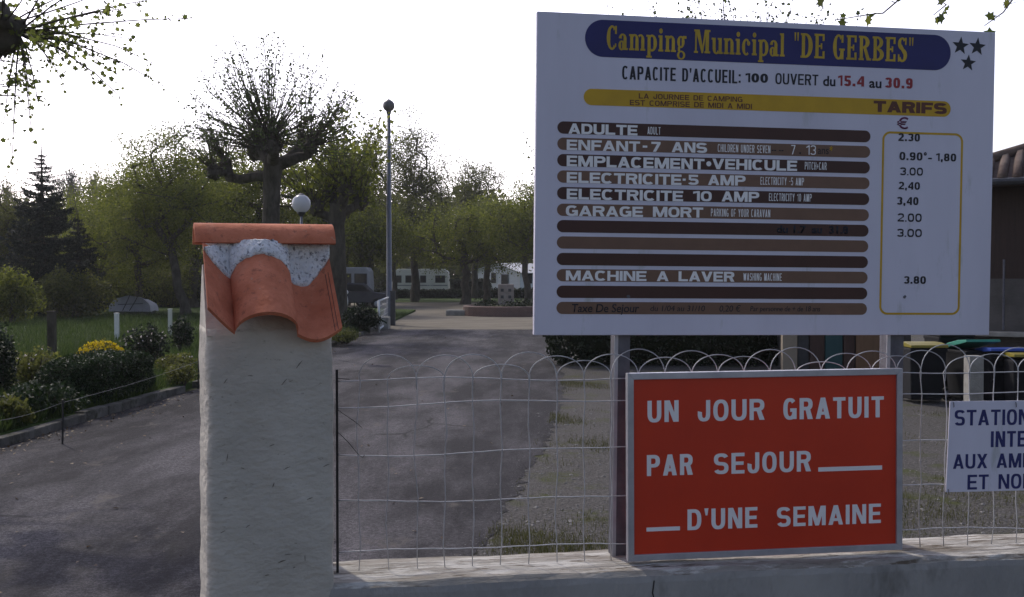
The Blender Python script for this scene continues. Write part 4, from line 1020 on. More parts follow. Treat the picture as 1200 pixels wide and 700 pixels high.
# white sign hung on the fence
WP = Plane(P(1108.6, 577, 3.574), 8.4, .5, 0); 
wo = WP.empty('parking_notice', 'white parking notice with navy lettering wired onto the wire fence', 'sign')
u_tl, v_tl = WP.uv(1115.5, 470.5)
SWd = .555
xz_prism([(0, 0), (SWd, 0), (SWd + u_tl * .0, v_tl), (u_tl * .6, v_tl)], 0, .004).build('panel', M['board'], wo)
def wlt(s, l, yb_, r_, yt): block(s, WP, (l, yb_, r_, yt), M['ink_blue'], wo, -.0008, .19, .155, .13, .001)
wlt('STATIONNEMENT', 1118.6, 499.0, 1289, 478.8); wlt('INTERDIT', 1161, 524.2, 1246, 504.4); wlt('AUX AMBULANTS', 1116.8, 549.6, 1288, 529.6); wlt('ET NOMADES', 1133.6, 574.0, 1270, 553.8)
for px, py in ((1117, 474), (1111, 576), (1190, 474)):
    u, v = WP.uv(px, py); MB().tube([(u, .012, v + .012), (u, -.003, v + .006), (u + .001, -.004, v - .008), (u + .006, .012, v - .014)], .0013, 4).build('tie_wire', M['black_iron'], wo)
# ------------------------------------------------------------------ pollarded planes near the drive
def Pd(px, py, d, dy=0.0):
    p = P(px, py, d); return Vector((p.x, p.y + dy, p.z))
D = 30.0
bx = P(317, 330, D); base = (bx.x, D, 0.1)
K = [(258, 190, .6, 34), (262, 205, -.9, 22), (298, 172, .5, 12), (322, 168, -.6, 12), (345, 172, .8, 12), (366, 172, -.2, 12), (285, 174, 1.4, 8), (335, 180, -1.5, 8)]
rr = random.Random(51); dome = []; C0 = Pd(320, 192, D)
hd = [Pd(a, b_, D, c) for a, b_, c, n_ in K]
for i in range(230):
    az = rr.uniform(0, 6.283); el = math.asin(min(1, max(-.02, .05 + .95 * rr.random() ** .9)))
    dv = Vector((math.cos(az) * math.cos(el) * 3.05, math.sin(az) * math.cos(el) * 3.05, math.sin(el) * 3.75)) * rr.uniform(.86, 1.06)
    e = C0 + dv; s_ = min(hd, key=lambda h: (h - (C0 + dv * .22)).length + rr.uniform(0, .5))
    m_ = s_.lerp(e, .5) + Vector((rr.gauss(0, .06), rr.gauss(0, .06), -.06 + rr.gauss(0, .05)))
    dome.append(bez(s_, m_, e, 5))
pollard('plane_tree', 'tall pollarded plane tree rising behind the tiled pillar, shoots fanned against the white sky', base,
        [Vector((bx.x, D, 0)), Pd(317, 290, D), Pd(318, 240, D), Pd(319, 205, D), Pd(322, 185, D)], [.36, .27, .25, .27, .30],
        [([Pd(317, 208, D), Pd(300, 206, D, .1), Pd(282, 210, D, .1), Pd(266, 207, D, .3), Pd(258, 190, D, .6)], [.18, .15, .14, .15, .17]),
         ([Pd(319, 195, D), Pd(308, 182, D, .3), Pd(300, 168, D, .5)], [.2, .16, .17]), ([Pd(321, 195, D), Pd(335, 184, D, .4), Pd(345, 170, D, .8)], [.2, .15, .17]),
         ([Pd(322, 195, D), Pd(348, 185, D, 0), Pd(360, 182, D), Pd(368, 164, D, -.2)], [.2, .16, .15, .17]), ([Pd(320, 190, D), Pd(300, 180, D, 1), Pd(285, 172, D, 1.4)], [.2, .15, .15]),
         ([Pd(320, 190, D), Pd(330, 185, D, -1), Pd(335, 178, D, -1.5)], [.2, .15, .15]), ([Pd(258, 200, D, .4), Pd(262, 205, D, -.9)], [.12, .13])],
        [(Pd(a, b_, D, c), .2) for a, b_, c, n_ in K], [n_ for *_, n_ in K], M['leaf_young'], leaf=.078, leaf_per=14, length=(.8, 1.8), up=.95, seed=4, t0=.12, shoot_r=.013, jitter=.045, brush=34, fan=.62, bend=.12, extra=dome, extra_leaf=11, extra_r=.017, extra_t0=.38)
# overhead plane whose trunk stands out of view to the left
D = 9.4
ob = Vector((-6.9, 9.6, 0.1))
K = [(Pd(14, 38, D, -.2), .19, 16), (Vector((-6.6, 9.0, 4.5)), .2, 26), (Vector((-7.6, 10.2, 4.4)), .2, 26), (Vector((-6.5, 10.8, 4.3)), .2, 30), (Pd(-60, 110, 9.6), .15, 10), (Pd(-70, 60, 9.0), .15, 10)]
pollard('plane_tree', 'near plane tree whose knobbed limb and young leaves overhang the garden and drive', ob,
        [ob - Vector((0, 0, .1)), Vector((-6.9, 9.6, 1.6)), Vector((-6.95, 9.65, 3.0))], [.34, .27, .28],
        [([Vector((-6.9, 9.6, 2.9)), Vector((-6.2, 9.5, 3.55)), Pd(-60, 75, D, 0), Pd(-5, 62, D, -.1), Pd(14, 40, D, -.2)], [.2, .14, .11, .115, .13]),
         ([Vector((-6.9, 9.6, 2.9)), Vector((-6.7, 9.2, 3.8)), K[1][0]], [.2, .14, .14]), ([Vector((-6.9, 9.6, 2.9)), Vector((-7.4, 10.0, 3.7)), K[2][0]], [.2, .14, .14]),
         ([Vector((-6.9, 9.6, 2.9)), Vector((-6.6, 10.4, 3.6)), K[3][0]], [.2, .14, .14]),
         ([Pd(-60, 80, D), K[4][0]], [.1, .09]), ([Pd(-60, 75, D), K[5][0]], [.1, .09])],
        [(k_[0], k_[1]) for k_ in K], [k_[2] for k_ in K], leaf_mat('leaf_spring', (.06, .08, .022), (.16, .18, .05), .55), leaf=.048, leaf_per=34, length=(.7, 1.75), up=.18, seed=9, t0=.15, leafshape='lobed', shoot_r=.010, jitter=.04, bend=.25, droop=.10, extra_leaf=42,
        extra=[[Pd(22 + q[0] * .03, 38 + (q[1] - 38) * .05, 9.3)] + [Pd(22 + (q[0] - 22) * f, 38 + (q[1] - 38) * f - 14 * math.sin(f * 3.0) * (1 if q[1] > 60 else .3), 9.3 + q[2] * f) for f in (.35, .7, 1.0)]
               for q in ((200, -4, .3), (232, 22, -.4), (150, 10, -.8), (184, 78, .2), (196, 106, -.5), (150, 124, -.9), (112, 96, .5), (78, 106, .8), (46, 128, -.3), (38, 170, .6), (4, 150, .2), (34, 114, -.8), (120, -30, .5), (80, -50, -.4), (165, 48, .7), (125, 66, -.2), (95, 20, .6), (14, 195, -.5), (60, 80, -1.0), (100, 55, 1.0), (140, 92, 1.0))])
# second pollard right of the first one
D = 36.0
bx = P(396, 330, D)
K = [(372, 244, 0, 14), (386, 222, .6, 24), (408, 222, -.5, 26), (420, 236, .4, 18), (398, 215, 1.4, 20), (360, 236, .4, 10)]
pollard('plane_tree', 'dark pollarded plane tree with a low left arm close behind the ridge tile', (bx.x, D, .1),
        [Vector((bx.x, D, 0)), Pd(395, 290, D), Pd(394, 262, D), Pd(398, 240, D)], [.36, .3, .29, .33],
        [([Pd(394, 258, D), Pd(380, 252, D), Pd(365, 246, D), Pd(360, 236, D, .4)], [.2, .15, .14, .14]), ([Pd(396, 250, D), Pd(388, 236, D, .4), Pd(386, 222, D, .6)], [.2, .16, .16]),
         ([Pd(397, 250, D), Pd(404, 236, D, -.3), Pd(408, 222, D, -.5)], [.2, .17, .16]), ([Pd(398, 250, D), Pd(412, 244, D), Pd(420, 236, D, .4)], [.2, .15, .15]), ([Pd(398, 245, D), Pd(398, 228, D, .8), Pd(398, 215, D, 1.4)], [.2, .15, .15])],
        [(Pd(a, b_, D, c), .26) for a, b_, c, n_ in K], [n_ for *_, n_ in K], M['leaf_olive'], leaf=.15, leaf_per=44, length=(1.2, 3.4), up=.7, seed=14, t0=.1, shoot_r=.018, jitter=.17, brush=30)
# pollard behind the tariff board, only its shoot tips show above
D = 21.0
K = [(752, 130, 0, 26), (800, 120, .5, 28), (850, 115, -.5, 30), (900, 120, .3, 26), (945, 135, 0, 18)]
bx = P(850, 330, D)
pollard('plane_tree', 'plane tree mostly behind the tariff board, leafy shoot tips showing over its top edge', (bx.x, D, .0),
        [Vector((bx.x, D, -.05)), Pd(850, 280, D), Pd(850, 200, D), Pd(850, 160, D)], [.3, .24, .22, .24],
        [([Pd(850, 180, D), Pd(800, 160, D), Pd(752, 130, D)], [.18, .13, .12]), ([Pd(850, 175, D), Pd(820, 150, D), Pd(800, 120, D, .5)], [.18, .13, .12]), ([Pd(850, 170, D), Pd(850, 115, D, -.5)], [.2, .13]),
         ([Pd(850, 175, D), Pd(880, 150, D), Pd(900, 120, D, .3)], [.18, .13, .12]), ([Pd(850, 180, D), Pd(905, 160, D), Pd(945, 135, D)], [.18, .13, .12])],
        [(Pd(a, b_, D, c), .2) for a, b_, c, n_ in K], [n_ for *_, n_ in K], M['leaf_young'], leaf=.075, leaf_per=26, length=(1.3, 2.55), up=1.3, seed=23, t0=.12, shoot_r=.011, jitter=.05)

# leafy creeper-like plane boughs reaching over the board's right end
D = 8.6
tb0 = Vector((5.35, 8.9, 0))
t = thing('plane_tree', 'near plane tree at the right, its lobed fresh leaves dangling over the board corner', 'tree', tb0)
b_ = MB(); b_.tube([Vector((0, 0, -.05)), Vector((-.05, 0, 2)), Vector((-.15, -.05, 4.6))], [.2, .15, .12], 10, False); b_.build('trunk', M['bark'], t, True)
b_ = MB(); lc = []; rr = random.Random(77)
twigs = [[(1180, -70), (1090, -40), (1062, -8), (1040, 12), (1015, 21), (978, 24)], [(1180, -60), (1120, -20), (1112, -2), (1102, 10), (1092, 19)], [(1240, -70), (1190, -30), (1178, 4), (1166, 20), (1158, 28)],
         [(1180, -70), (1120, -60), (1060, -40), (1000, -22), (960, -6)], [(1240, -70), (1230, -30), (1222, 10)], [(1180, -70), (1150, -45), (1142, -30)]]
root = Pd(1240, -70, D)
b_.tube([Vector((-.15, -.05, 4.5)), root - tb0, Pd(1180, -70, D) - tb0], [.08, .04, .025], 6, False)
for tw_ in twigs:
    pts = [Pd(a, c, D, rr.uniform(-.15, .15)) - tb0 for a, c in tw_]
    b_.tube(pts, [.011 - .0075 * i / (len(pts) - 1) for i in range(len(pts))], 5, False)
    for i in range(len(pts) - 1):
        for q in range(5):
            if i == 0 and q < 3: continue
            if rr.random() < (.95 if i >= len(pts) - 2 else .55):
                lc.append(tuple(pts[i].lerp(pts[i + 1], rr.random()) + Vector((rr.gauss(0, .04), rr.gauss(0, .05), rr.gauss(-.02, .04)))))
for _ in range(60):    # rest of the crown, out of view above
    lc.append((rr.uniform(-1.6, .8), rr.uniform(-.8, .8), rr.uniform(4.6, 5.6)))
b_.build('branches', M['twig'], t, True)
M['leaf_fresh'] = leaf_mat('leaf_fresh', (.045, .075, .018), (.12, .125, .03), .45)
leaf_mesh('crown', np.array(lc), RNG.uniform(.5, 1.2, size=len(lc)) * .095, M['leaf_fresh'], t, 'lobed')

# ------------------------------------------------------------------ mid-distance trees on the left
GL = 'green trees massed behind the lawn'
def at(px, d, z=.0): q = P(px, 326, d); return (q.x, d, z)
def zt(py, d): return EYE + (326 - py) / 1200 * d + .0
def ct(label, px, d, top, width, low, lm, group, tr=.2, n=80, per=80, ls=.15, seed=0, **kw):
    h = zt(top, d); lo = zt(low, d); rz = (h - lo) / 2
    crown_tree('tree', label, at(px, d), h, (h + lo) / 2, width / 1200 * d / 2 * 1.12, rz * 1.0, tr, lm, n, per, ls, seed=seed, group=group, **kw)
ct('low olive tree just right of the dark fir, its crown near the ground', 112, 52, 222, 110, 335, M['leaf_olive'], GL, .18, 90, 90, .15, 1, spread=.5)
ct('olive green tree above the domed pale cover on the lawn', 163, 48, 186, 120, 335, M['leaf_olive'], GL, .2, 110, 95, .15, 2, spread=.48)
ct('tallest of the green trees, with a trunk leaning left beside the pillar', 218, 44, 148, 130, 300, M['leaf_olive'], GL, .22, 120, 95, .14, 3, lean=(-.7, 0), spread=.45, split=3.3)
ct('broad green tree directly behind the pillar and the fanned pollard', 285, 50, 160, 130, 300, M['leaf_olive'], GL, .24, 110, 95, .16, 4, spread=.5)
ct('green tree behind the white globe lamp', 372, 50, 150, 130, 300, M['leaf_olive'], GL, .24, 100, 90, .16, 5, spread=.5)
ct('shadowed tree with a straight dark trunk left of the pillar', 226, 56, 190, 90, 330, M['leaf_mid'], GL, .3, 70, 70, .16, 6, spread=.5, split=4.5)
ct('pale green tree at the far left edge beside the dark fir', 2, 46, 214, 95, 330, M['leaf_mid'], GL, .18, 80, 80, .14, 7, spread=.45)
ct('dense olive tree rising between the small fir and the domed cover', 140, 62, 203, 115, 345, M['leaf_olive'], GL, .22, 110, 80, .18, 8, spread=.55)
ct('dense olive tree far behind the pillar, left of the fanned pollard', 250, 61, 168, 120, 340, M['leaf_olive'], GL, .24, 110, 80, .18, 9, spread=.55)
ct('dense olive tree far behind, between the white globe lamp and the tall lamp post', 405, 63, 172, 110, 335, M['leaf_mid'], GL, .24, 110, 80, .18, 10, spread=.55)
def fir(label, px, d, top, hw, seed=0, group=None):
    rr = random.Random(seed); h = zt(top, d); t = thing('fir_tree', label, 'fir tree', at(px, d), 0, group)
    b_ = MB(); b_.tube([Vector((0, 0, -.05)), Vector((0, 0, h * .6)), Vector((0, 0, h))], [.16, .09, .012], 8, False); b_.build('trunk', M['bark'], t, True)
    W = hw / 1200 * d; bb = MB(); lc = []
    z = .5
    sz = []
    while z < h - .45:
        f = 1 - z / h; n_ = 10 if z < h * .75 else 6
        for q in range(n_):
            a = rr.uniform(0, 6.28); L = W * min(1.0, f ** .85 * 1.25) * rr.uniform(.6, 1.2)
            e = Vector((math.cos(a) * L, math.sin(a) * L, z + L * rr.uniform(-.05, .30)))
            m_ = Vector((math.cos(a) * L * .5, math.sin(a) * L * .5, z - L * .06))
            bb.tube([Vector((0, 0, z)), m_, e], [.02, .014, .004], 4, False)
            for s_ in range(int(12 + 130 * L)):
                u = rr.random() ** .7; p = Vector((0, 0, z)).lerp(e, u) - Vector((0, 0, math.sin(u * 3.14) * L * .1))
                w_ = L * .17 * (1.05 - u) + .015; lc.append((p.x + rr.gauss(0, w_), p.y + rr.gauss(0, w_), p.z - abs(rr.gauss(0, .05)))); sz.append(.05 + .09 * min(1, f * 2.2))
        z += .15 + .12 * f
    for s_ in range(40): q = rr.random(); lc.append((rr.gauss(0, .03), rr.gauss(0, .03), h - .5 * q)); sz.append(.05)
    bb.build('branches', M['bark'], t, True)
    leaf_mesh('crown', np.array(lc), RNG.uniform(.6, 1.3, size=len(lc)) * np.array(sz), M['leaf_fir'], t, 'needle'); return t
fir('tall dark fir tree with a pointed spire at the left', 50, 42, 168, 56, 1)
fir('smaller dark fir tree in the shade right of the tall fir', 92, 45, 246, 34, 2)
# bare pale poplars behind
def bare(label, px, d, top, width, seed):
    rr = random.Random(seed); h = zt(top, d); t = thing('poplar_tree', label, 'tree', at(px, d), 0, 'pale bare poplars behind the fir')
    b_ = MB(); b_.tube([Vector((0, 0, -.05)), Vector((0, 0, h * .55)), Vector((.1, 0, h))], [.2, .11, .02], 7, False); b_.build('trunk', M['pale_twig'], t, True)
    bb = MB(); lc = []
    for _ in range(170):
        z0 = h * rr.uniform(.25, .9); a = rr.uniform(0, 6.28); L = h * .28 * rr.uniform(.5, 1.1) * (1.15 - z0 / h)+.4; w_ = width / 1200 * d * .75; q_ = rr.uniform(.1, 1)
        e = Vector((math.cos(a) * w_ * q_, math.sin(a) * w_ * q_, min(h * (1.03 - .22 * q_) * rr.uniform(.9, 1.0), z0 + L * 1.5)))
        p0 = Vector((0, 0, z0)); m_ = p0.lerp(e, .4) + Vector((e.x * .25, e.y * .25, 0))
        bb.tube(bez(p0, m_, e, 3), [.045, .035, .025, .012], 4, False)
        for q in range(9): x = p0.lerp(e, rr.uniform(.3, 1)); lc.append((x.x + rr.gauss(0, .25), x.y + rr.gauss(0, .25), x.z + rr.gauss(0, .2)))
    bb.build('branches', M['pale_twig'], t, True)
    leaf_mesh('crown', np.array(lc), RNG.uniform(.5, 1.2, size=len(lc)) * .10, M['leaf_bud'], t)
M['leaf_bud'] = leaf_mat('leaf_bud', (.12, .12, .08), (.2, .19, .13), .3)
bare('bare pale poplar just right of the fir spire', 84, 78, 186, 46, 1); bare('bare pale poplar between the fir and the olive trees', 112, 82, 192, 50, 2); bare('bare pale poplar left of the fir spire', 8, 80, 206, 44, 3)
# right of the pillar: tall thin-leaved trees and the pollard row at the caravans
GT = 'tall thinly leaved trees behind the caravans'
ct('tall loose dark tree right of the dark globe lamp, sky showing through its crown', 486, 78, 134, 92, 290, M['leaf_mid'], GT, .3, 150, 55, .2, 11, spread=.6, split=6.5, fill=.6)
ct('tall loose tree just left of the dark globe lamp', 432, 74, 152, 70, 300, M['leaf_mid'], GT, .28, 120, 55, .19, 12, spread=.6, split=6, fill=.6)
ct('rounded loose tree above the white caravan, right of the tallest one', 556, 84, 184, 84, 300, M['leaf_mid'], GT, .28, 130, 55, .2, 13, spread=.6, split=5.5, fill=.6)
ct('leafy olive tree half hidden by the left edge of the tariff board', 628, 76, 212, 78, 300, M['leaf_olive'], GT, .2, 80, 50, .2, 14, spread=.5, split=5)
GR = 'spreading planes lining the far side of the gravel court'
for i, (lab, px, d, top, wd, low, tr) in enumerate((
        ('spreading plane with its trunk left of the tall lamp post', 432, 64, 238, 100, 318, .26), ('spreading plane just right of the tall lamp post', 486, 72, 236, 100, 314, .24),
        ('spreading plane with the thickest dark trunk, right of the caravan', 545, 66, 238, 110, 316, .30), ('spreading plane before the left end of the white chalet', 570, 70, 244, 90, 312, .24), 
        ('spreading plane with a slim trunk beside the tariff board edge', 617, 62, 226, 90, 304, .22), ('spreading plane behind the left end of the caravan', 462, 80, 240, 90, 316, .22), ('spreading plane behind the tariff board, right of the chalet', 690, 66, 240, 110, 316, .24))):
    ct(lab, px, d, top, wd, low, M['leaf_olive'] if i % 2 == 0 else M['leaf_mid'], GR, tr, 80, 70, .2, 30 + i, spread=.5, split=3.3)
# thin upright shoots at the board's left edge
D = 40.0; bx = P(640, 330, D)
K = [(640, 240, 0, 12), (655, 236, .4, 14), (628, 246, -.3, 7)]
pollard('plane_tree', 'slim plane with upright shoots peeping out left of the tariff board', (bx.x, D, 0), [Vector((bx.x, D, -.05)), Pd(641, 290, D), Pd(642, 255, D)], [.2, .15, .15],
        [([Pd(642, 258, D), Pd(640, 240, D)], [.12, .1]), ([Pd(642, 258, D), Pd(655, 236, D, .4)], [.12, .1]), ([Pd(642, 258, D), Pd(628, 246, D, -.3)], [.12, .1])],
        [(Pd(a, b2, D, c), .15) for a, b2, c, n_ in K], [n_ for *_, n_ in K], M['leaf_mid'], leaf=.1, leaf_per=24, length=(1.2, 3.4), up=1.7, seed=31, t0=.1, shoot_r=.012, jitter=.07)
# far wood
def wood():
    v = []; n = 70000
    px = RNG.uniform(-160, 1380, n); d = RNG.uniform(108, 128, n)
    topy = 234 + 9 * np.sin(px * .021) + 7 * np.sin(px * .063 + 1) + 5 * np.sin(px * .17)
    hh = 1.7 + (326 - topy) / 1200 * 112
    z = hh * RNG.random(n) ** .75
    x = (px - 600) / 1200 * d
    C = np.column_stack([x, d, z]) + RNG.normal(scale=.4, size=(n, 3))
    n2 = 24000; x2 = (RNG.uniform(-160, 1380, n2) - 600) / 1200 * 106; C = np.concatenate([C, np.column_stack([x2, RNG.uniform(103, 109, n2), RNG.uniform(0, 3.4, n2)])]); n += n2
    o = leaf_mesh('distant_wood', C, RNG.uniform(.4, 1.2, n) * .75, M['leaf_mid'], None)
    tag(o, 'dark far-off wood closing the view behind the caravans', 'wood', kind='stuff')
wood()
# hedges
M['leaf_box'] = leaf_mat('leaf_box', (.012, .024, .009), (.034, .055, .018), .15)
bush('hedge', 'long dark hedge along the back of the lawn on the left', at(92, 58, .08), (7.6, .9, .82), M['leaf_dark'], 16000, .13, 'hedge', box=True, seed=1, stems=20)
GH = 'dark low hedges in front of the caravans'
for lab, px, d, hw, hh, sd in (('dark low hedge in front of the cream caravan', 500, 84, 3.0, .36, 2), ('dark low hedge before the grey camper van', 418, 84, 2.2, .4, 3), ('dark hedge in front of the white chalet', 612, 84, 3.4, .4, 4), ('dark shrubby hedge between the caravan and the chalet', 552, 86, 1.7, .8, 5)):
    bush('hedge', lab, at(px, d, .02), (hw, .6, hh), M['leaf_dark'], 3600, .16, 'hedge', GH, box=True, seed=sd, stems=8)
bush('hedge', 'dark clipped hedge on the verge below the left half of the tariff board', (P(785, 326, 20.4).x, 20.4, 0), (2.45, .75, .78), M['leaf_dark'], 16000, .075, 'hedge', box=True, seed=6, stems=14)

# ------------------------------------------------------------------ garden left of the drive
bush('hedge', 'small clipped box hedge beside the kerb, left of the pillar', (-5.50, 13.6, .09), (.42, 1.15, .30), M['leaf_box'], 24000, .034, 'hedge', box=True, seed=8, stems=10, rz=RAD(-3), pw=3.2)
bush('flowering_shrub', 'low shrub covered in yellow blossom behind the box hedge', at(118, 17.6, .1), (.36, .36, .25), M['leaf_mid'], 1600, .045, 'shrub', None, M['petal_yellow'], 620, .05, 9, shell=.3)
bush('flowering_shrub', 'loose dark shrub dotted with white flowers beside the yellow one', at(172, 18.5, .1), (.40, .4, .37), M['leaf_dark'], 1500, .06, 'shrub', None, M['petal_white'], 36, .045, 10, stems=26)
bush('flowering_shrub', 'bright green shrub with pale flowers next to the pillar', at(207, 17.0, .1), (.30, .4, .17), M['leaf_mid'], 1700, .05, 'shrub', None, M['petal_white'], 24, .035, 11)
bush('shrub', 'grey green leafy clump by the kerb near the pillar', (-5.0, 15.4, .1), (.22, .35, .16), M['leaf_mid'], 900, .05, 'shrub', seed=12)
bush('shrub', 'leafy clump overhanging the kerb at the left edge', at(42, 11.8, .1), (.42, .5, .19), M['leaf_box'], 2800, .05, 'shrub', seed=13)
bush('shrub', 'bright grassy clump at the lower left edge of the garden', at(5, 11.0, .1), (.2, .3, .15), M['leaf_mid'], 1500, .11, 'shrub', seed=14, shape='needle')
bush('shrub', 'pale leaved clump with white flowers behind the left clump', at(38, 14.5, .1), (.5, .5, .30), M['leaf_mid'], 1900, .055, 'shrub', None, M['petal_white'], 34, .035, 15)
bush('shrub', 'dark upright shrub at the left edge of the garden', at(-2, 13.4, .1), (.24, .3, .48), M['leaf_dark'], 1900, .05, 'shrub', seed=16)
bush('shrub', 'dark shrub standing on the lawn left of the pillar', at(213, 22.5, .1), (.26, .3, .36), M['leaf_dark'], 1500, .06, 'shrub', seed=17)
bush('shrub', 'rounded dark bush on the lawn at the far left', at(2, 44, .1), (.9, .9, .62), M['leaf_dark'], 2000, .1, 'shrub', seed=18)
bush('bush', 'broad green bush on the lawn in front of the dark fir', at(78, 40, .1), (1.5, 1.1, .95), M['leaf_mid'], 7500, .11, 'bush', seed=19)
bush('bush', 'yellow green bush at the far left in front of the fir', at(8, 36, .1), (1.0, 1.0, .95), M['leaf_olive'], 5600, .11, 'bush', seed=20)
bush('bush', 'low yellow green bush under the olive trees', at(135, 56.5, .1), (1.6, 1.2, 1.1), M['leaf_olive'], 5000, .12, 'bush', seed=21)
bush('bush', 'shaded bush under the leaning tree', at(200, 56, .1), (1.6, 1.2, 1.15), M['leaf_mid'], 5000, .12, 'bush', seed=24)
bush('bush', 'shaded bush hiding between the small fir and the olive tree', at(98, 56, .1), (1.8, 1.2, 1.3), M['leaf_mid'], 5000, .12, 'bush', seed=25)
bush('shrub', 'spiky dark plant on the verge beside the white gate', at(424, 31, .1), (.55, .5, .36), M['leaf_dark'], 1500, .2, 'shrub', seed=22, shape='needle')
bush('shrub', 'leafy green weeds on the verge right of the pillar', at(404, 25.6, .1), (.35, .8, .16), M['leaf_mid'], 1600, .06, 'shrub', seed=23)
GP = 'short posts standing on the lawn'
def fpost(lab, px, ytop, ybase, wpx, m_, name='fence_post'):
    g_ = G(px, ybase, .1); d = g_.y; h = P(px, ytop, d).z - .1; b_ = MB(); r_ = wpx / 1200 * d / 2
    b_.box((0, 0, h / 2 - .1), (2 * r_, 2 * r_, h + .2)); b_.box((0, 0, h + .012), (2 * r_ * 1.12, 2 * r_ * 1.12, .024))
    o = b_.build(name, m_, None, False, .006); o.location = (g_.x, g_.y, .1); tag(o, lab, 'post', GP)
fpost('white painted post on the lawn behind the yellow shrub', 137, 368, 398, 4.5, M['white_paint']); fpost('weathered pale post on the lawn nearest the pillar', 199.5, 363, 394, 4, M['cream_paint'])
fpost('thick dark wooden post on the lawn at the left', 61, 366, 417, 8, M['bark'])
# low wire border along the kerb
bf = thing('border_fence', 'single wire on thin dark stakes bordering the garden along the kerb', 'fence', (-5.25, 11.5, .1))
for px, py in ((73, 510), (232, 449), (-20, 540)):
    g_ = G(px, py, .1); MB().tube([g_ - Vector((-5.25, 11.5, .1)) - Vector((0, 0, .15)), g_ - Vector((-5.25, 11.5, .1)) + Vector((.01, 0, .36))], [.011, .010], 6).build('stake', M['black_iron'], bf)
o_ = Vector((-5.25, 11.5, .1)); a = G(-20, 540, .1); b_ = G(73, 510, .1); c = G(232, 449, .1)
w_ = MB(); pts = []
for A, B in ((a, b_), (b_, c)):
    for q in range(9): p = A.lerp(B, q / 8) - o_ + Vector((0, 0, .33 - .03 * math.sin(math.pi * q / 8))); pts.append(p)
w_.tube(pts, .0022, 4); w_.build('wire', M['dark_paint'], bf)
# pale dome on the lawn
d_ = 45.5; g_ = at(158, d_, .1); t = MB(); 
vs = []; fs = []; na, nb = 14, 8
for i in range(na + 1):
    for j in range(nb + 1):
        a = math.pi * i / na; e = j / nb; x = -math.cos(a) * .92; z = max(0, math.sin(a)) ** .8 * (.68 - .16 * e) + .02 * math.sin(i * 2.1 + j); vs.append((x * (1 - .1 * e), (e - .5) * 1.3, z + .02))
for i in range(na):
    for j in range(nb): fs.append((i * (nb + 1) + j, (i + 1) * (nb + 1) + j, (i + 1) * (nb + 1) + j + 1, i * (nb + 1) + j + 1))
fs += [tuple(i * (nb + 1) for i in range(na + 1)), tuple(reversed([i * (nb + 1) + nb for i in range(na + 1)]))]
dm = thing('garden_cover', 'pale lilac domed cover with dark hoops, before the back hedge of the lawn', 'cover', (g_[0], d_, .22))
MB().add(vs, fs).build('sheet', mat('cover_sheet', (.62, .60, .66), (.52, .50, .56), scale=4, rough=.6, bump=.3), dm, True)
hp = MB(); hp.tube([(-.3, -.67, .05), (-.05, -.68, .55), (.02, -.67, .74)], .018, 5); hp.tube([(.0, -.67, .05), (.28, -.68, .5), (.36, -.67, .68)], .018, 5); hp.tube([(-.5, -.67, .32), (.6, -.68, .36)], .014, 5)
hp.build('hoop', M['dark_paint'], dm)
MB().box((0, 0, -.05), (1.5, 1.1, .24)).build('base', M['dark_paint'], dm)

# ------------------------------------------------------------------ lamps, gate, planter
def globe_lamp(lab, px, ycen, rpx, d, glass, cap=False, pr=.05):
    c = P(px, ycen, d); r = rpx / 1200 * d; t = thing('street_lamp', lab, 'street lamp', (c.x, d, 0)); h = c.z
    b_ = MB(); b_.lathe([(pr * 1.9, -.1), (pr * 1.9, .5), (pr * 1.2, .6), (pr, .65), (pr * .62, h - r * 1.05)], n=12); b_.build('pole', M['lamp_post'], t, True)
    b_ = MB(); b_.lathe([(pr * .8, h - r * 1.35), (r * .42, h - r * 1.02), (r * .46, h - r * .86)], n=14); b_.build('socket', M['dark_paint'], t, True)
    b_ = MB(); b_.lathe([(r * math.sin(max(.08, a)), h - r * math.cos(a)) for a in [math.pi * (.13 + .85 * i / 14) for i in range(15)]], n=22); b_.build('globe', glass, t, True)
    b_ = MB(); b_.lathe([(r * .35, h + r * .945), (r * .28, h + r * 1.02), (.02, h + r * 1.1)], n=14); b_.build('cap', M['dark_paint'], t, True)
    return t
gm, nt, pb_ = node_mat('opal_glass'); pb_.inputs['Base Color'].default_value = (.62, .63, .66, 1); pb_.inputs['Roughness'].default_value = .25
trl = nt.nodes.new('ShaderNodeBsdfTranslucent'); trl.inputs['Color'].default_value = (.6, .62, .66, 1); mxs = nt.nodes.new('ShaderNodeMixShader'); mxs.inputs[0].default_value = .4
nt.links.new(pb_.outputs[0], mxs.inputs[1]); nt.links.new(trl.outputs[0], mxs.inputs[2]); nt.links.new(mxs.outputs[0], nt.nodes['Material Output'].inputs['Surface'])
globe_lamp('tall lamp post with a dark globe beside the drive', 455.5, 124, 7, 37.0, mat('dark_globe', (.10, .09, .10), (.14, .13, .13), scale=5, rough=.4), pr=.105)  # globe coloured dark grey all over
globe_lamp('white opal globe lamp just behind the tiled pillar', 353, 239, 11, 22.5, gm, pr=.045)
gt = thing('gate_leaf', 'white tubular gate leaf standing open along the drive by the lamp post', 'gate', tuple(G(444, 391, .0)))
g0 = G(444, 391, 0); g1_ = G(457.5, 379, 0); v = g1_ - g0; L_ = v.length; ax = v.normalized()
ga = MB()
for q in (0, 1): ga.tube([ax * L_ * q + Vector((0, 0, .02)), ax * L_ * q + Vector((0, 0, 1.02))], .035, 8)
ga.tube([Vector((0, 0, 1.0)), ax * L_ + Vector((0, 0, 1.0))], .03, 8); ga.tube([Vector((0, 0, .12)), ax * L_ + Vector((0, 0, .12))], .03, 8); ga.build('frame', M['white_paint'], gt, True)
gb = MB()
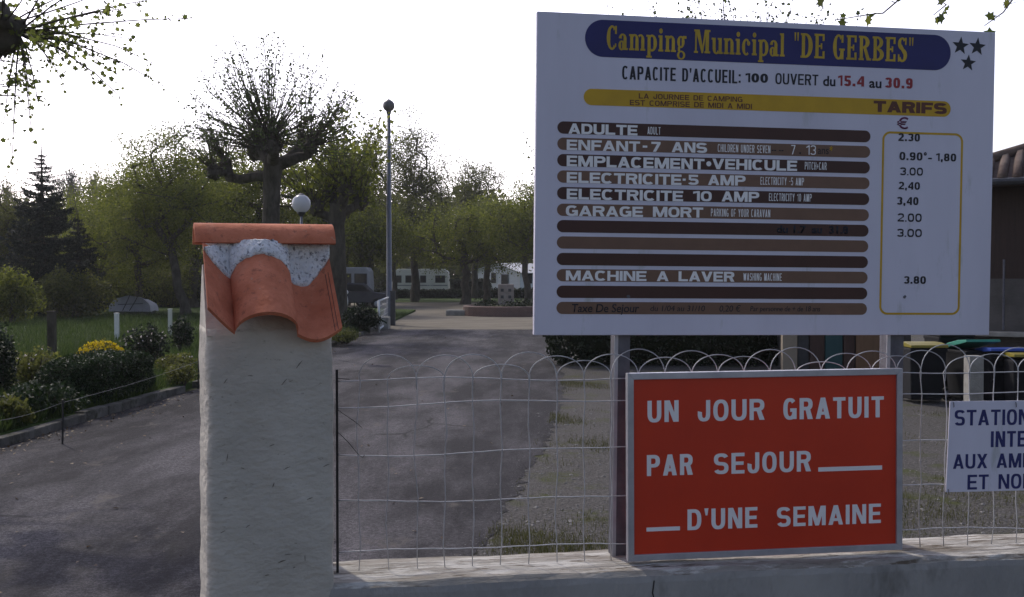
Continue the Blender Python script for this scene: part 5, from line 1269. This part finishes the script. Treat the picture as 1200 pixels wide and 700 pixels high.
for q in range(1, 16): gb.tube([ax * L_ * q / 16 + Vector((0, 0, .12)), ax * L_ * q / 16 + Vector((0, 0, 1.0))], .006, 4)
for q in range(1, 5): gb.tube([Vector((0, 0, .12 + .176 * q)), ax * L_ + Vector((0, 0, .12 + .176 * q))], .005, 4)
gb.build('mesh_infill', M['galv'], gt)
g_ = G(460.5, 382, 0); o = MB().box((0, 0, .55), (.17, .17, 1.3)).box((0, 0, 1.22), (.2, .2, .05)).build('gate_post', M['dark_paint'], None, False, .01); o.location = (g_.x, g_.y, 0); tag(o, 'dark square gate post at the end of the white gate', 'post')
g_ = G(449, 386, 0); o = MB().box((0, 0, .18), (.42, .6, .46)).build('stone_block', M['concrete'], None, False, .03); o.location = (g_.x, g_.y, 0); tag(o, 'grey concrete block at the foot of the lamp post', 'block')
# brick planter with stone block
pc = at(598, 46.5, .0); M['brick'] = None
bm_, nt, pb_ = node_mat('brick'); bt = nt.nodes.new('ShaderNodeTexBrick'); tc = nt.nodes.new('ShaderNodeTexCoord'); mp = nt.nodes.new('ShaderNodeMapping'); mp.inputs['Rotation'].default_value = (RAD(90), 0, 0)
nt.links.new(tc.outputs['Object'], mp.inputs[0]); nt.links.new(mp.outputs[0], bt.inputs['Vector']); bt.inputs['Scale'].default_value = 4.5; bt.inputs['Color1'].default_value = (.16, .085, .07, 1); bt.inputs['Color2'].default_value = (.12, .07, .06, 1); bt.inputs['Mortar'].default_value = (.2, .17, .15, 1)
nt.links.new(bt.outputs['Color'], pb_.inputs['Base Color']); pb_.inputs['Roughness'].default_value = .9; M['brick'] = bm_
pt = thing('brick_planter', 'low round brick planter with small plants on the gravel court', 'planter', pc)
MB().lathe([(2.15, -.05), (2.15, .42), (2.1, .46), (1.95, .46), (1.92, .3)], n=36).build('rim', M['brick'], pt)
MB().lathe([(1.9, .28), (1.6, .38), (.8, .46), (.02, .5)], n=30).build('soil', M['soil'], pt, True)
rr = random.Random(5)
for i in range(9):
    a = rr.uniform(0, 6.28); q = rr.uniform(.6, 1.7)
    C = RNG.normal(size=(140, 3)) * np.array([.2, .2, .1]) + np.array([math.cos(a) * q, math.sin(a) * q, .52]); leaf_mesh('plant', C, .1, M['leaf_dark'], pt)
MB().box((-2.45, -.3, .12), (.9, .7, .30)).build('kerb_stone', M['concrete'], pt, False, .08)
sb_ = thing('stone_block', 'square stone block with dark sockets standing in the round planter', 'stone block', (at(593, 46.4)[0], 46.4, .40))
MB().box((0, 0, .5), (.72, .6, 1.05)).build('body', mat('rough_stone', (.24, .2, .18), (.32, .28, .25), scale=4, rough=.95, bump=.6), sb_, False, .04)
for x in (-.17, .17):
    for z in (.45, .75): MB().box((x, -.299, z), (.13, .03, .13)).build('socket', M['dark_paint'], sb_)

# ------------------------------------------------------------------ caravans, vehicles, chalet
def rbox(w, d, prof):  # side profile in (y? no) x,z extruded along y
    n = len(prof); vs = [(x, -d / 2, z) for x, z in prof] + [(x, d / 2, z) for x, z in prof]
    return MB().add(vs, [tuple(range(n)), tuple(reversed(range(n, 2 * n)))] + [(i, n + i, n + (i + 1) % n, (i + 1) % n) for i in range(n)])
def wheel(par, x, y, r=.32, w_=.2):
    c = MB(); prof = [(r * .55, -w_ / 2), (r * .92, -w_ / 2), (r, -w_ * .3), (r, w_ * .3), (r * .92, w_ / 2), (r * .55, w_ / 2)]
    c.lathe(prof, n=22); c.v = [(a + x, q + y, b2 + r) for a, b2, q in c.v]; wh = c.build('wheel', M['rubber'], par, True)
    h = MB(); h.lathe([(.02, -w_ / 2 - .012), (r * .5, -w_ / 2 - .01), (r * .58, -w_ / 2 + .02), (r * .58, w_ / 2)], n=16); h.v = [(a + x, q + y, b2 + r) for a, b2, q in h.v]; h.build('rim', M['alu'], wh, True)
D = 94
cv_ = thing('caravan', 'cream touring caravan with dark windows behind the low hedge', 'caravan', at(493.5, D, .0))
Lc = 66 / 1200 * D; zb = .5; ztp = zt(315.5, D)
prof = [(-Lc / 2 + .12, zb), (Lc / 2 - .02, zb), (Lc / 2, zb + .3), (Lc / 2 - .04, ztp - .3), (Lc / 2 - .3, ztp), (-Lc / 2 + .6, ztp), (-Lc / 2 + .22, ztp - .18), (-Lc / 2, zb + .75), (-Lc / 2 + .02, zb + .2)]
rbox(0, 2.1, list(prof)).build('body', M['cream_paint'], cv_, False, .05)
for px0, px1 in ((465, 471.5), (477, 487.5), (494, 500), (511.5, 522)):
    x0 = (px0 - 493.5) / 1200 * D; x1 = (px1 - 493.5) / 1200 * D; z0 = zt(331, D); z1 = zt(323.5, D)
    f_ = MB().box(((x0 + x1) / 2, -1.055, (z0 + z1) / 2), (x1 - x0 + .08, .03, z1 - z0 + .08)).build('window', M['dark_paint'], cv_); MB().box(((x0 + x1) / 2, -1.078, (z0 + z1) / 2), (x1 - x0, .02, z1 - z0)).build('pane', M['glass_dark'], f_)
MB().box((0, -1.06, zt(334.5, D)), (Lc - .2, .02, .07)).build('stripe', M['steel_grey'], cv_); MB().box((0, -1.056, zt(321.3, D)), (Lc - .7, .02, .03)).build('trim', M['white_paint'], cv_)
MB().box((.9, -1.06, 1.25), (.62, .02, 1.5)).build('door', M['cream_paint'], cv_, False, .01)
wheel(cv_, .35, -.95); wheel(cv_, .35, .95); MB().tube([(-Lc / 2 + .2, 0, .45), (-Lc / 2 - 1.0, 0, .42)], .05, 6).build('tow_bar', M['steel_grey'], cv_)
MB().tube([(-Lc / 2 - .9, 0, .02), (-Lc / 2 - .9, 0, .5)], .03, 6).build('jockey_wheel', M['steel_grey'], cv_)
D = 60
cm = thing('camper_van', 'grey camper van parked behind the dark car right of the pillar', 'van', at(414, D, 0))
prof = [(-1.7, .4), (1.05, .4), (1.1, 1.2), (1.05, 2.1), (.9, 2.32), (-1.5, 2.32), (-1.75, 2.1)]
rbox(0, 1.9, prof).build('body', mat('camper_paint', (.36, .37, .40), (.30, .31, .34), scale=2, rough=.45), cm, False, .06)
for x0, x1 in ((-.9, .0), (.25, .9)):
    f_ = MB().box(((x0 + x1) / 2, -.955, 1.65), (x1 - x0 + .08, .03, .62)).build('window', M['dark_paint'], cm); MB().box(((x0 + x1) / 2, -.975, 1.65), (x1 - x0, .02, .54)).build('pane', M['glass_dark'], f_)
for x in (-1.1, .6):
    for y in (-.85, .85): wheel(cm, x, y)
D = 56
cr = thing('car', 'dark blue car parked in front of the camper van', 'car', (at(412, D)[0], D, 0), RAD(20))
prof = [(-1.95, .35), (1.9, .35), (1.98, .6), (1.9, .85), (1.1, .95), (.55, 1.42), (-.9, 1.46), (-1.55, 1.0), (-1.95, .9)]
cp = mat('car_paint', (.03, .032, .05), (.045, .045, .06), scale=2, rough=.25)
rbox(0, 1.64, prof).build('body', cp, cr, False, .06)
for y in (-.825, .825):
    gl = xz_prism([(-1.2, 1.0), (-.75, 1.36), (.42, 1.33), (.85, .98)] if y < 0 else [(.85, .98), (.42, 1.33), (-.75, 1.36), (-1.2, 1.0)], y - .006, y + .006); gl.build('side_window', M['glass_dark'], cr)
ws = MB().add([(1.02, -.68, 1.0), (1.02, .68, 1.0), (.60, .6, 1.38), (.60, -.6, 1.38)], [(0, 1, 2, 3)]); ws.v = [(x + .03, y, z + .02) for x, y, z in ws.v]; ws.build('windscreen', M['glass_dark'], cr)
for y in (-.58, .58): MB().blob((1.93, y, .68), (.06, .16, .09), 1, .05).build('headlight', M['white_paint'], cr, True)
for x in (-1.2, 1.22):
    for y in (-.76, .76): wheel(cr, x, y, .3, .18)
# scooter half hidden by the tile
D = 44
sc_ = thing('scooter', 'white and blue scooter front showing just right of the clay tile', 'scooter', (at(401, D)[0], D, .1), RAD(-70))
bp_ = mat('scooter_blue', (.03, .06, .22), (.04, .07, .2), scale=3, rough=.3)
b_ = MB().blob((.42, 0, .62), (.13, .17, .36), 3, .05, 14, 10).build('front_shield', M['white_paint'], sc_, True); MB().blob((.38, 0, 1.0), (.16, .19, .13), 3, .05, 12, 8).build('headlight_cowl', M['white_paint'], sc_, True)
MB().blob((-.35, 0, .52), (.42, .16, .24), 5, .06, 12, 8).build('rear_body', bp_, sc_, True); MB().blob((-.25, 0, .76), (.36, .14, .07), 6, .04, 12, 6).build('saddle', M['rubber'], sc_, True)
MB().box((.1, 0, .25), (.6, .28, .08)).build('footboard', bp_, sc_, False, .02); MB().tube([(.34, -.32, 1.02), (.38, 0, 1.07), (.34, .32, 1.02)], .018, 6).build('handlebar', M['dark_paint'], sc_)
wheel(sc_, .55, 0, .22, .1); wheel(sc_, -.5, 0, .22, .1)
# white chalet
D = 92
ch = thing('mobile_home', 'white chalet with a pale pitched roof beside the tariff board edge', 'chalet', at(581, D, 0), RAD(-30))
hw_, L_ = 2.5, 7.5; ze = zt(319.5, D); zr = zt(308.5, D)
vs = [(-hw_, 0, 0), (hw_, 0, 0), (hw_, 0, ze), (0, 0, zr), (-hw_, 0, ze)]; vs = vs + [(x, L_, z) for x, _, z in vs]
MB().add(vs, [(0, 1, 2, 3, 4), (9, 8, 7, 6, 5), (0, 5, 6, 1), (1, 6, 7, 2), (4, 9, 5, 0)]).build('wall', mat('chalet_wall', (.70, .71, .74), (.62, .63, .66), scale=1, rough=.6, stretch=(1, 1, 6)), ch)
rp_ = mat('chalet_roof', (.60, .60, .60), (.52, .52, .52), scale=1.5, rough=.4)
for s_ in (-1, 1):
    e = .25; dx = hw_ + e; sl = (zr - ze) / hw_; q = [(0, -.25, zr + .06), (s_ * dx, -.25, ze - sl * e + .06), (s_ * dx, L_ + .25, ze - sl * e + .06), (0, L_ + .25, zr + .06)]
    lo_ = [(x, y, z - .055) for x, y, z in q]; fs = [(0, 1, 2, 3), (7, 6, 5, 4), (0, 4, 5, 1), (1, 5, 6, 2), (2, 6, 7, 3), (3, 7, 4, 0)]
    MB().add(q + lo_, fs if s_ < 0 else [tuple(reversed(f)) for f in fs]).build('roof', rp_, ch)
def chwin(x, z, w_, h_, nm='window'):
    f_ = MB().box((x, -.02, z), (w_ + .14, .06, h_ + .14)).build(nm, M['white_paint'] if nm == 'window' else M['steel_grey'], ch); MB().box((x, -.056, z), (w_, .02, h_)).build('pane', M['glass_dark'], f_)
chwin(-.2, zt(326, D), .5, .9); chwin(.95, zt(329, D) - .25, .62, 1.5, 'door'); 
for y in (1.6, 4.2):
    f_ = MB().box((hw_ + .02, y, 1.65), (.06, 1.1, .9)).build('window', M['dark_paint'], ch); MB().box((hw_ + .056, y, 1.65), (.02, 1.0, .8)).build('pane', M['glass_dark'], f_)
for x in (-hw_ + .06, hw_ - .06): MB().box((x, -.012, ze / 2), (.1, .04, ze)).build('corner_trim', M['white_paint'], ch)

# ------------------------------------------------------------------ building and bins on the right
BYAW = RAD(-28); BD = 17.0; bl = P(1118, 326, BD)
rb = thing('reception_building', 'brown timbered building with a tiled hipped roof behind the tariff board', 'building', (bl.x, BD, 0), BYAW)
Lb, Wb, HE = 9.0, 7.0, 3.28
M['rough_wall'] = mat('rough_wall', (.075, .07, .065), (.11, .10, .095), scale=2.5, rough=.95, bump=.4, bscale=25, c3=(.12, .115, .10), s3=5, f3=.58)
M['brown_timber'] = mat('brown_timber', (.026, .014, .010), (.040, .021, .015), scale=3, rough=.75, stretch=(8, 8, .5), bump=.3)
MB().box((Lb / 2, Wb / 2, .82), (Lb, Wb, 1.74)).build('wall', M['rough_wall'], rb)
MB().box((Lb / 2, Wb / 2, 2.44), (Lb - .08, Wb - .08, 1.5)).build('timber_wall', M['brown_timber'], rb)
rt = mat('roof_tiles', (.09, .06, .05), (.14, .10, .08), scale=7, rough=.95, bump=1.0, bscale=12, stretch=(1, .3, 1), c3=(.08, .07, .06), s3=9, f3=.55)
ov = .45; zt_ = HE; hr = 1.55; A_ = [(-ov, -ov, zt_), (Lb + ov, -ov, zt_), (Lb + ov, Wb + ov, zt_), (-ov, Wb + ov, zt_), (Wb / 2, Wb / 2, zt_ + hr), (Lb - Wb / 2 + 1.2, Wb / 2, zt_ + hr)]
A2 = [(x, y, z - .09) for x, y, z in A_[:4]]
rf_ = MB().add(A_ + A2, [(0, 1, 5, 4), (1, 2, 5), (2, 3, 4, 5), (3, 0, 4), (0, 6, 7, 1), (1, 7, 8, 2), (2, 8, 9, 3), (3, 9, 6, 0), (9, 8, 7, 6)]).build('roof', rt, rb)
tl_ = MB()
for i in range(46):      # rows of barrel tiles on the front slope
    x = -ov + .1 + (Lb + 2 * ov - .2) * i / 45; reach = min(1.0, min(x + ov, Lb + ov - x) / (Wb / 2 + ov))
    y1 = -ov + (Wb / 2 + ov) * reach; z1 = zt_ + hr * reach
    if reach > .05: tl_.tube([(x, -ov - .05, zt_ + .01), (x, y1, z1 + .02)], .075, 6)
tl_.tube([(-ov, -ov, zt_ + .03), (Wb / 2, Wb / 2, zt_ + hr + .03)], .11, 8); tl_.tube([(Wb / 2, Wb / 2, zt_ + hr + .03), (Lb - Wb / 2 + 1.2, Wb / 2, zt_ + hr + .03)], .11, 8)
tl_.build('roof_tiles', rt, rf_, True)
MB().tube([(-ov, -ov - .09, zt_ - .06), (Lb + ov, -ov - .09, zt_ - .06)], .06, 8).build('gutter', M['dark_paint'], rb)
for x in (.75, 1.1, 1.55, 2.1): MB().tube([(x, -.10, .86), (x, -.10, 2.0)], .018, 6).build('pole', M['steel_grey'], rb)
MB().box((2.5, -.22, .80), (5, .4, .07)).build('ledge', M['concrete'], rb, False, .01)
# lean-to with coloured doors
sh = thing('storage_hut', 'low hut with teal and brown doors seen beneath the tariff board', 'hut', (P(918, 326, 18.6).x, 18.6, 0), RAD(-6))
def sx(px): return (px - 918) / 1200 * 18.6 * 1.0
hz_ = 1.9
MB().box((sx(926) , .1, hz_ / 2 - .05), (sx(935), .22, hz_ + .1)).build('pier', mat('hut_plaster', (.30, .25, .19), (.25, .21, .16), scale=3, rough=.9, bump=.2), sh, False, .01)
MB().box((sx(1060) / 2 + .1, 1.4, hz_ / 2), (sx(1060), 2.4, hz_)).build('wall', M['rough_wall'], sh)
MB().box((sx(1060) / 2 + .1, 1.2, hz_ + .06), (sx(1060) + .6, 3.2, .1)).build('roof', M['steel_grey'], sh)
cols = {'dark': M['dark_paint'], 'brown': mat('door_brown', (.06, .03, .022), (.08, .04, .028), scale=4, rough=.7, stretch=(6, 1, .6)), 'teal': mat('door_teal', (.014, .06, .066), (.02, .075, .078), scale=4, rough=.6, stretch=(6, 1, .6)), 'tan': mat('door_tan', (.19, .105, .055), (.23, .13, .07), scale=4, rough=.7, stretch=(6, 1, .6))}
for a, b2, c in ((936, 949, 'dark'), (950, 967, 'brown'), (968, 988, 'teal'), (989, 1002, 'brown'), (1003, 1043, 'tan')):
    dr = MB().box(((sx(a) + sx(b2)) / 2, .17, .86), (sx(b2) - sx(a) - .01, .06, 1.72)).build('door', cols[c], sh, False, .008)
    MB().box((sx(b2) - .06, .125, .95), (.03, .04, .12)).build('handle', M['black_iron'], dr)
# bins
lidm = {'yellow': ink('lid_yellow', (.22, .18, .02)), 'green': ink('lid_green', (.04, .26, .18)), 'blue': ink('lid_blue', (.03, .07, .32)), 'black': M['rubber']}
binm = mat('bin_plastic', (.006, .0065, .008), (.010, .0105, .013), scale=6, rough=.7, spec=.25)
proto = {}
def make_bin(lab, px, d, lid, h=.74, tilt=0.0, rz=0.0):
    g_ = P(px, 326, d); t = thing('wheelie_bin', lab, 'bin', (g_.x, d, 0), rz, 'recycling bins against the building')
    w0, w1, d0, d1 = .21, .25, .2, .26
    vs = [(-w0, -d0, .05), (w0, -d0, .05), (w0, d0, .05), (-w0, d0, .05), (-w1, -d1, h), (w1, -d1, h), (w1, d1, h), (-w1, d1, h)]
    MB().add(vs, [(3, 2, 1, 0), (4, 5, 6, 7), (0, 1, 5, 4), (1, 2, 6, 5), (2, 3, 7, 6), (3, 0, 4, 7)]).build('body', binm, t, False, .02)
    MB().box((0, 0, h - .03), (.50, .55, .045)).build('collar', binm, t, False, .01)
    Rm = Matrix.Rotation(tilt, 3, 'X'); b_ = MB()
    prof = [(-.30, .0), (-.29, .035), (-.1, .06), (.15, .06), (.27, .03), (.27, 0)]
    vs = [(x, y, z) for x in (-.25, .25) for y, z in prof]; n = len(prof)
    vs = [Rm @ (Vector(v_) - Vector((0, .27, 0))) + Vector((0, .27, h + .004)) for v_ in vs]
    b_.add(vs, [tuple(range(n)), tuple(reversed(range(n, 2 * n)))] + [(i, n + i, n + (i + 1) % n, (i + 1) % n) for i in range(n)]); b_.build('lid', lidm[lid], t, False, .008)
    for x in (-.2, .2): wheel(t, x, .26, .09, .05)
    MB().tube([(-.2, .31, h - .05), (.2, .31, h - .05)], .014, 6).build("handle", binm, t)
    return t
make_bin('dark bin with a yellow lid just right of the red notice', 1080, 14.0, 'yellow', .76)
make_bin('plain dark bin with a dark lid between the yellow and green lids', 1112, 14.6, 'black', .88)
make_bin('dark bin under a half raised pale green lid', 1139, 14.0, 'green', .72, RAD(-12), RAD(8))
make_bin('dark bin with a blue lid above the white notice', 1172, 13.8, 'blue', .67, RAD(-6))
make_bin('dark bin with a yellow lid at the right edge above the white notice', 1204, 13.4, 'yellow', .64, RAD(-4), RAD(-8))
g_ = G(1142, 474, 0); cpz = zt(417, 12.6)
o = MB().box((0, 0, cpz / 2 - .1), (.175, .175, cpz + .2)).build('concrete_post', M['concrete'], None, False, .012); o.location = (P(1142, 326, 12.6).x, 12.6, 0); tag(o, 'square grey concrete post in front of the bins', 'post')

cs = MB(); rr = random.Random(8); pts = [(-.42, -.12), (-.1, -.2), (.3, -.16), (.46, .02), (.2, .17), (-.25, .2)]
cs.prism(pts, 0, .012); o = cs.build('cardboard_sheet', mat('cardboard', (.36, .30, .22), (.28, .23, .17), scale=6, rough=.9), None); q = P(1122, 326, 14.75); o.location = (q.x, 14.7, .955); o.rotation_euler = (RAD(-5), RAD(3), RAD(6)); tag(o, 'flattened beige cardboard lying on top of the dark bin', 'cardboard')
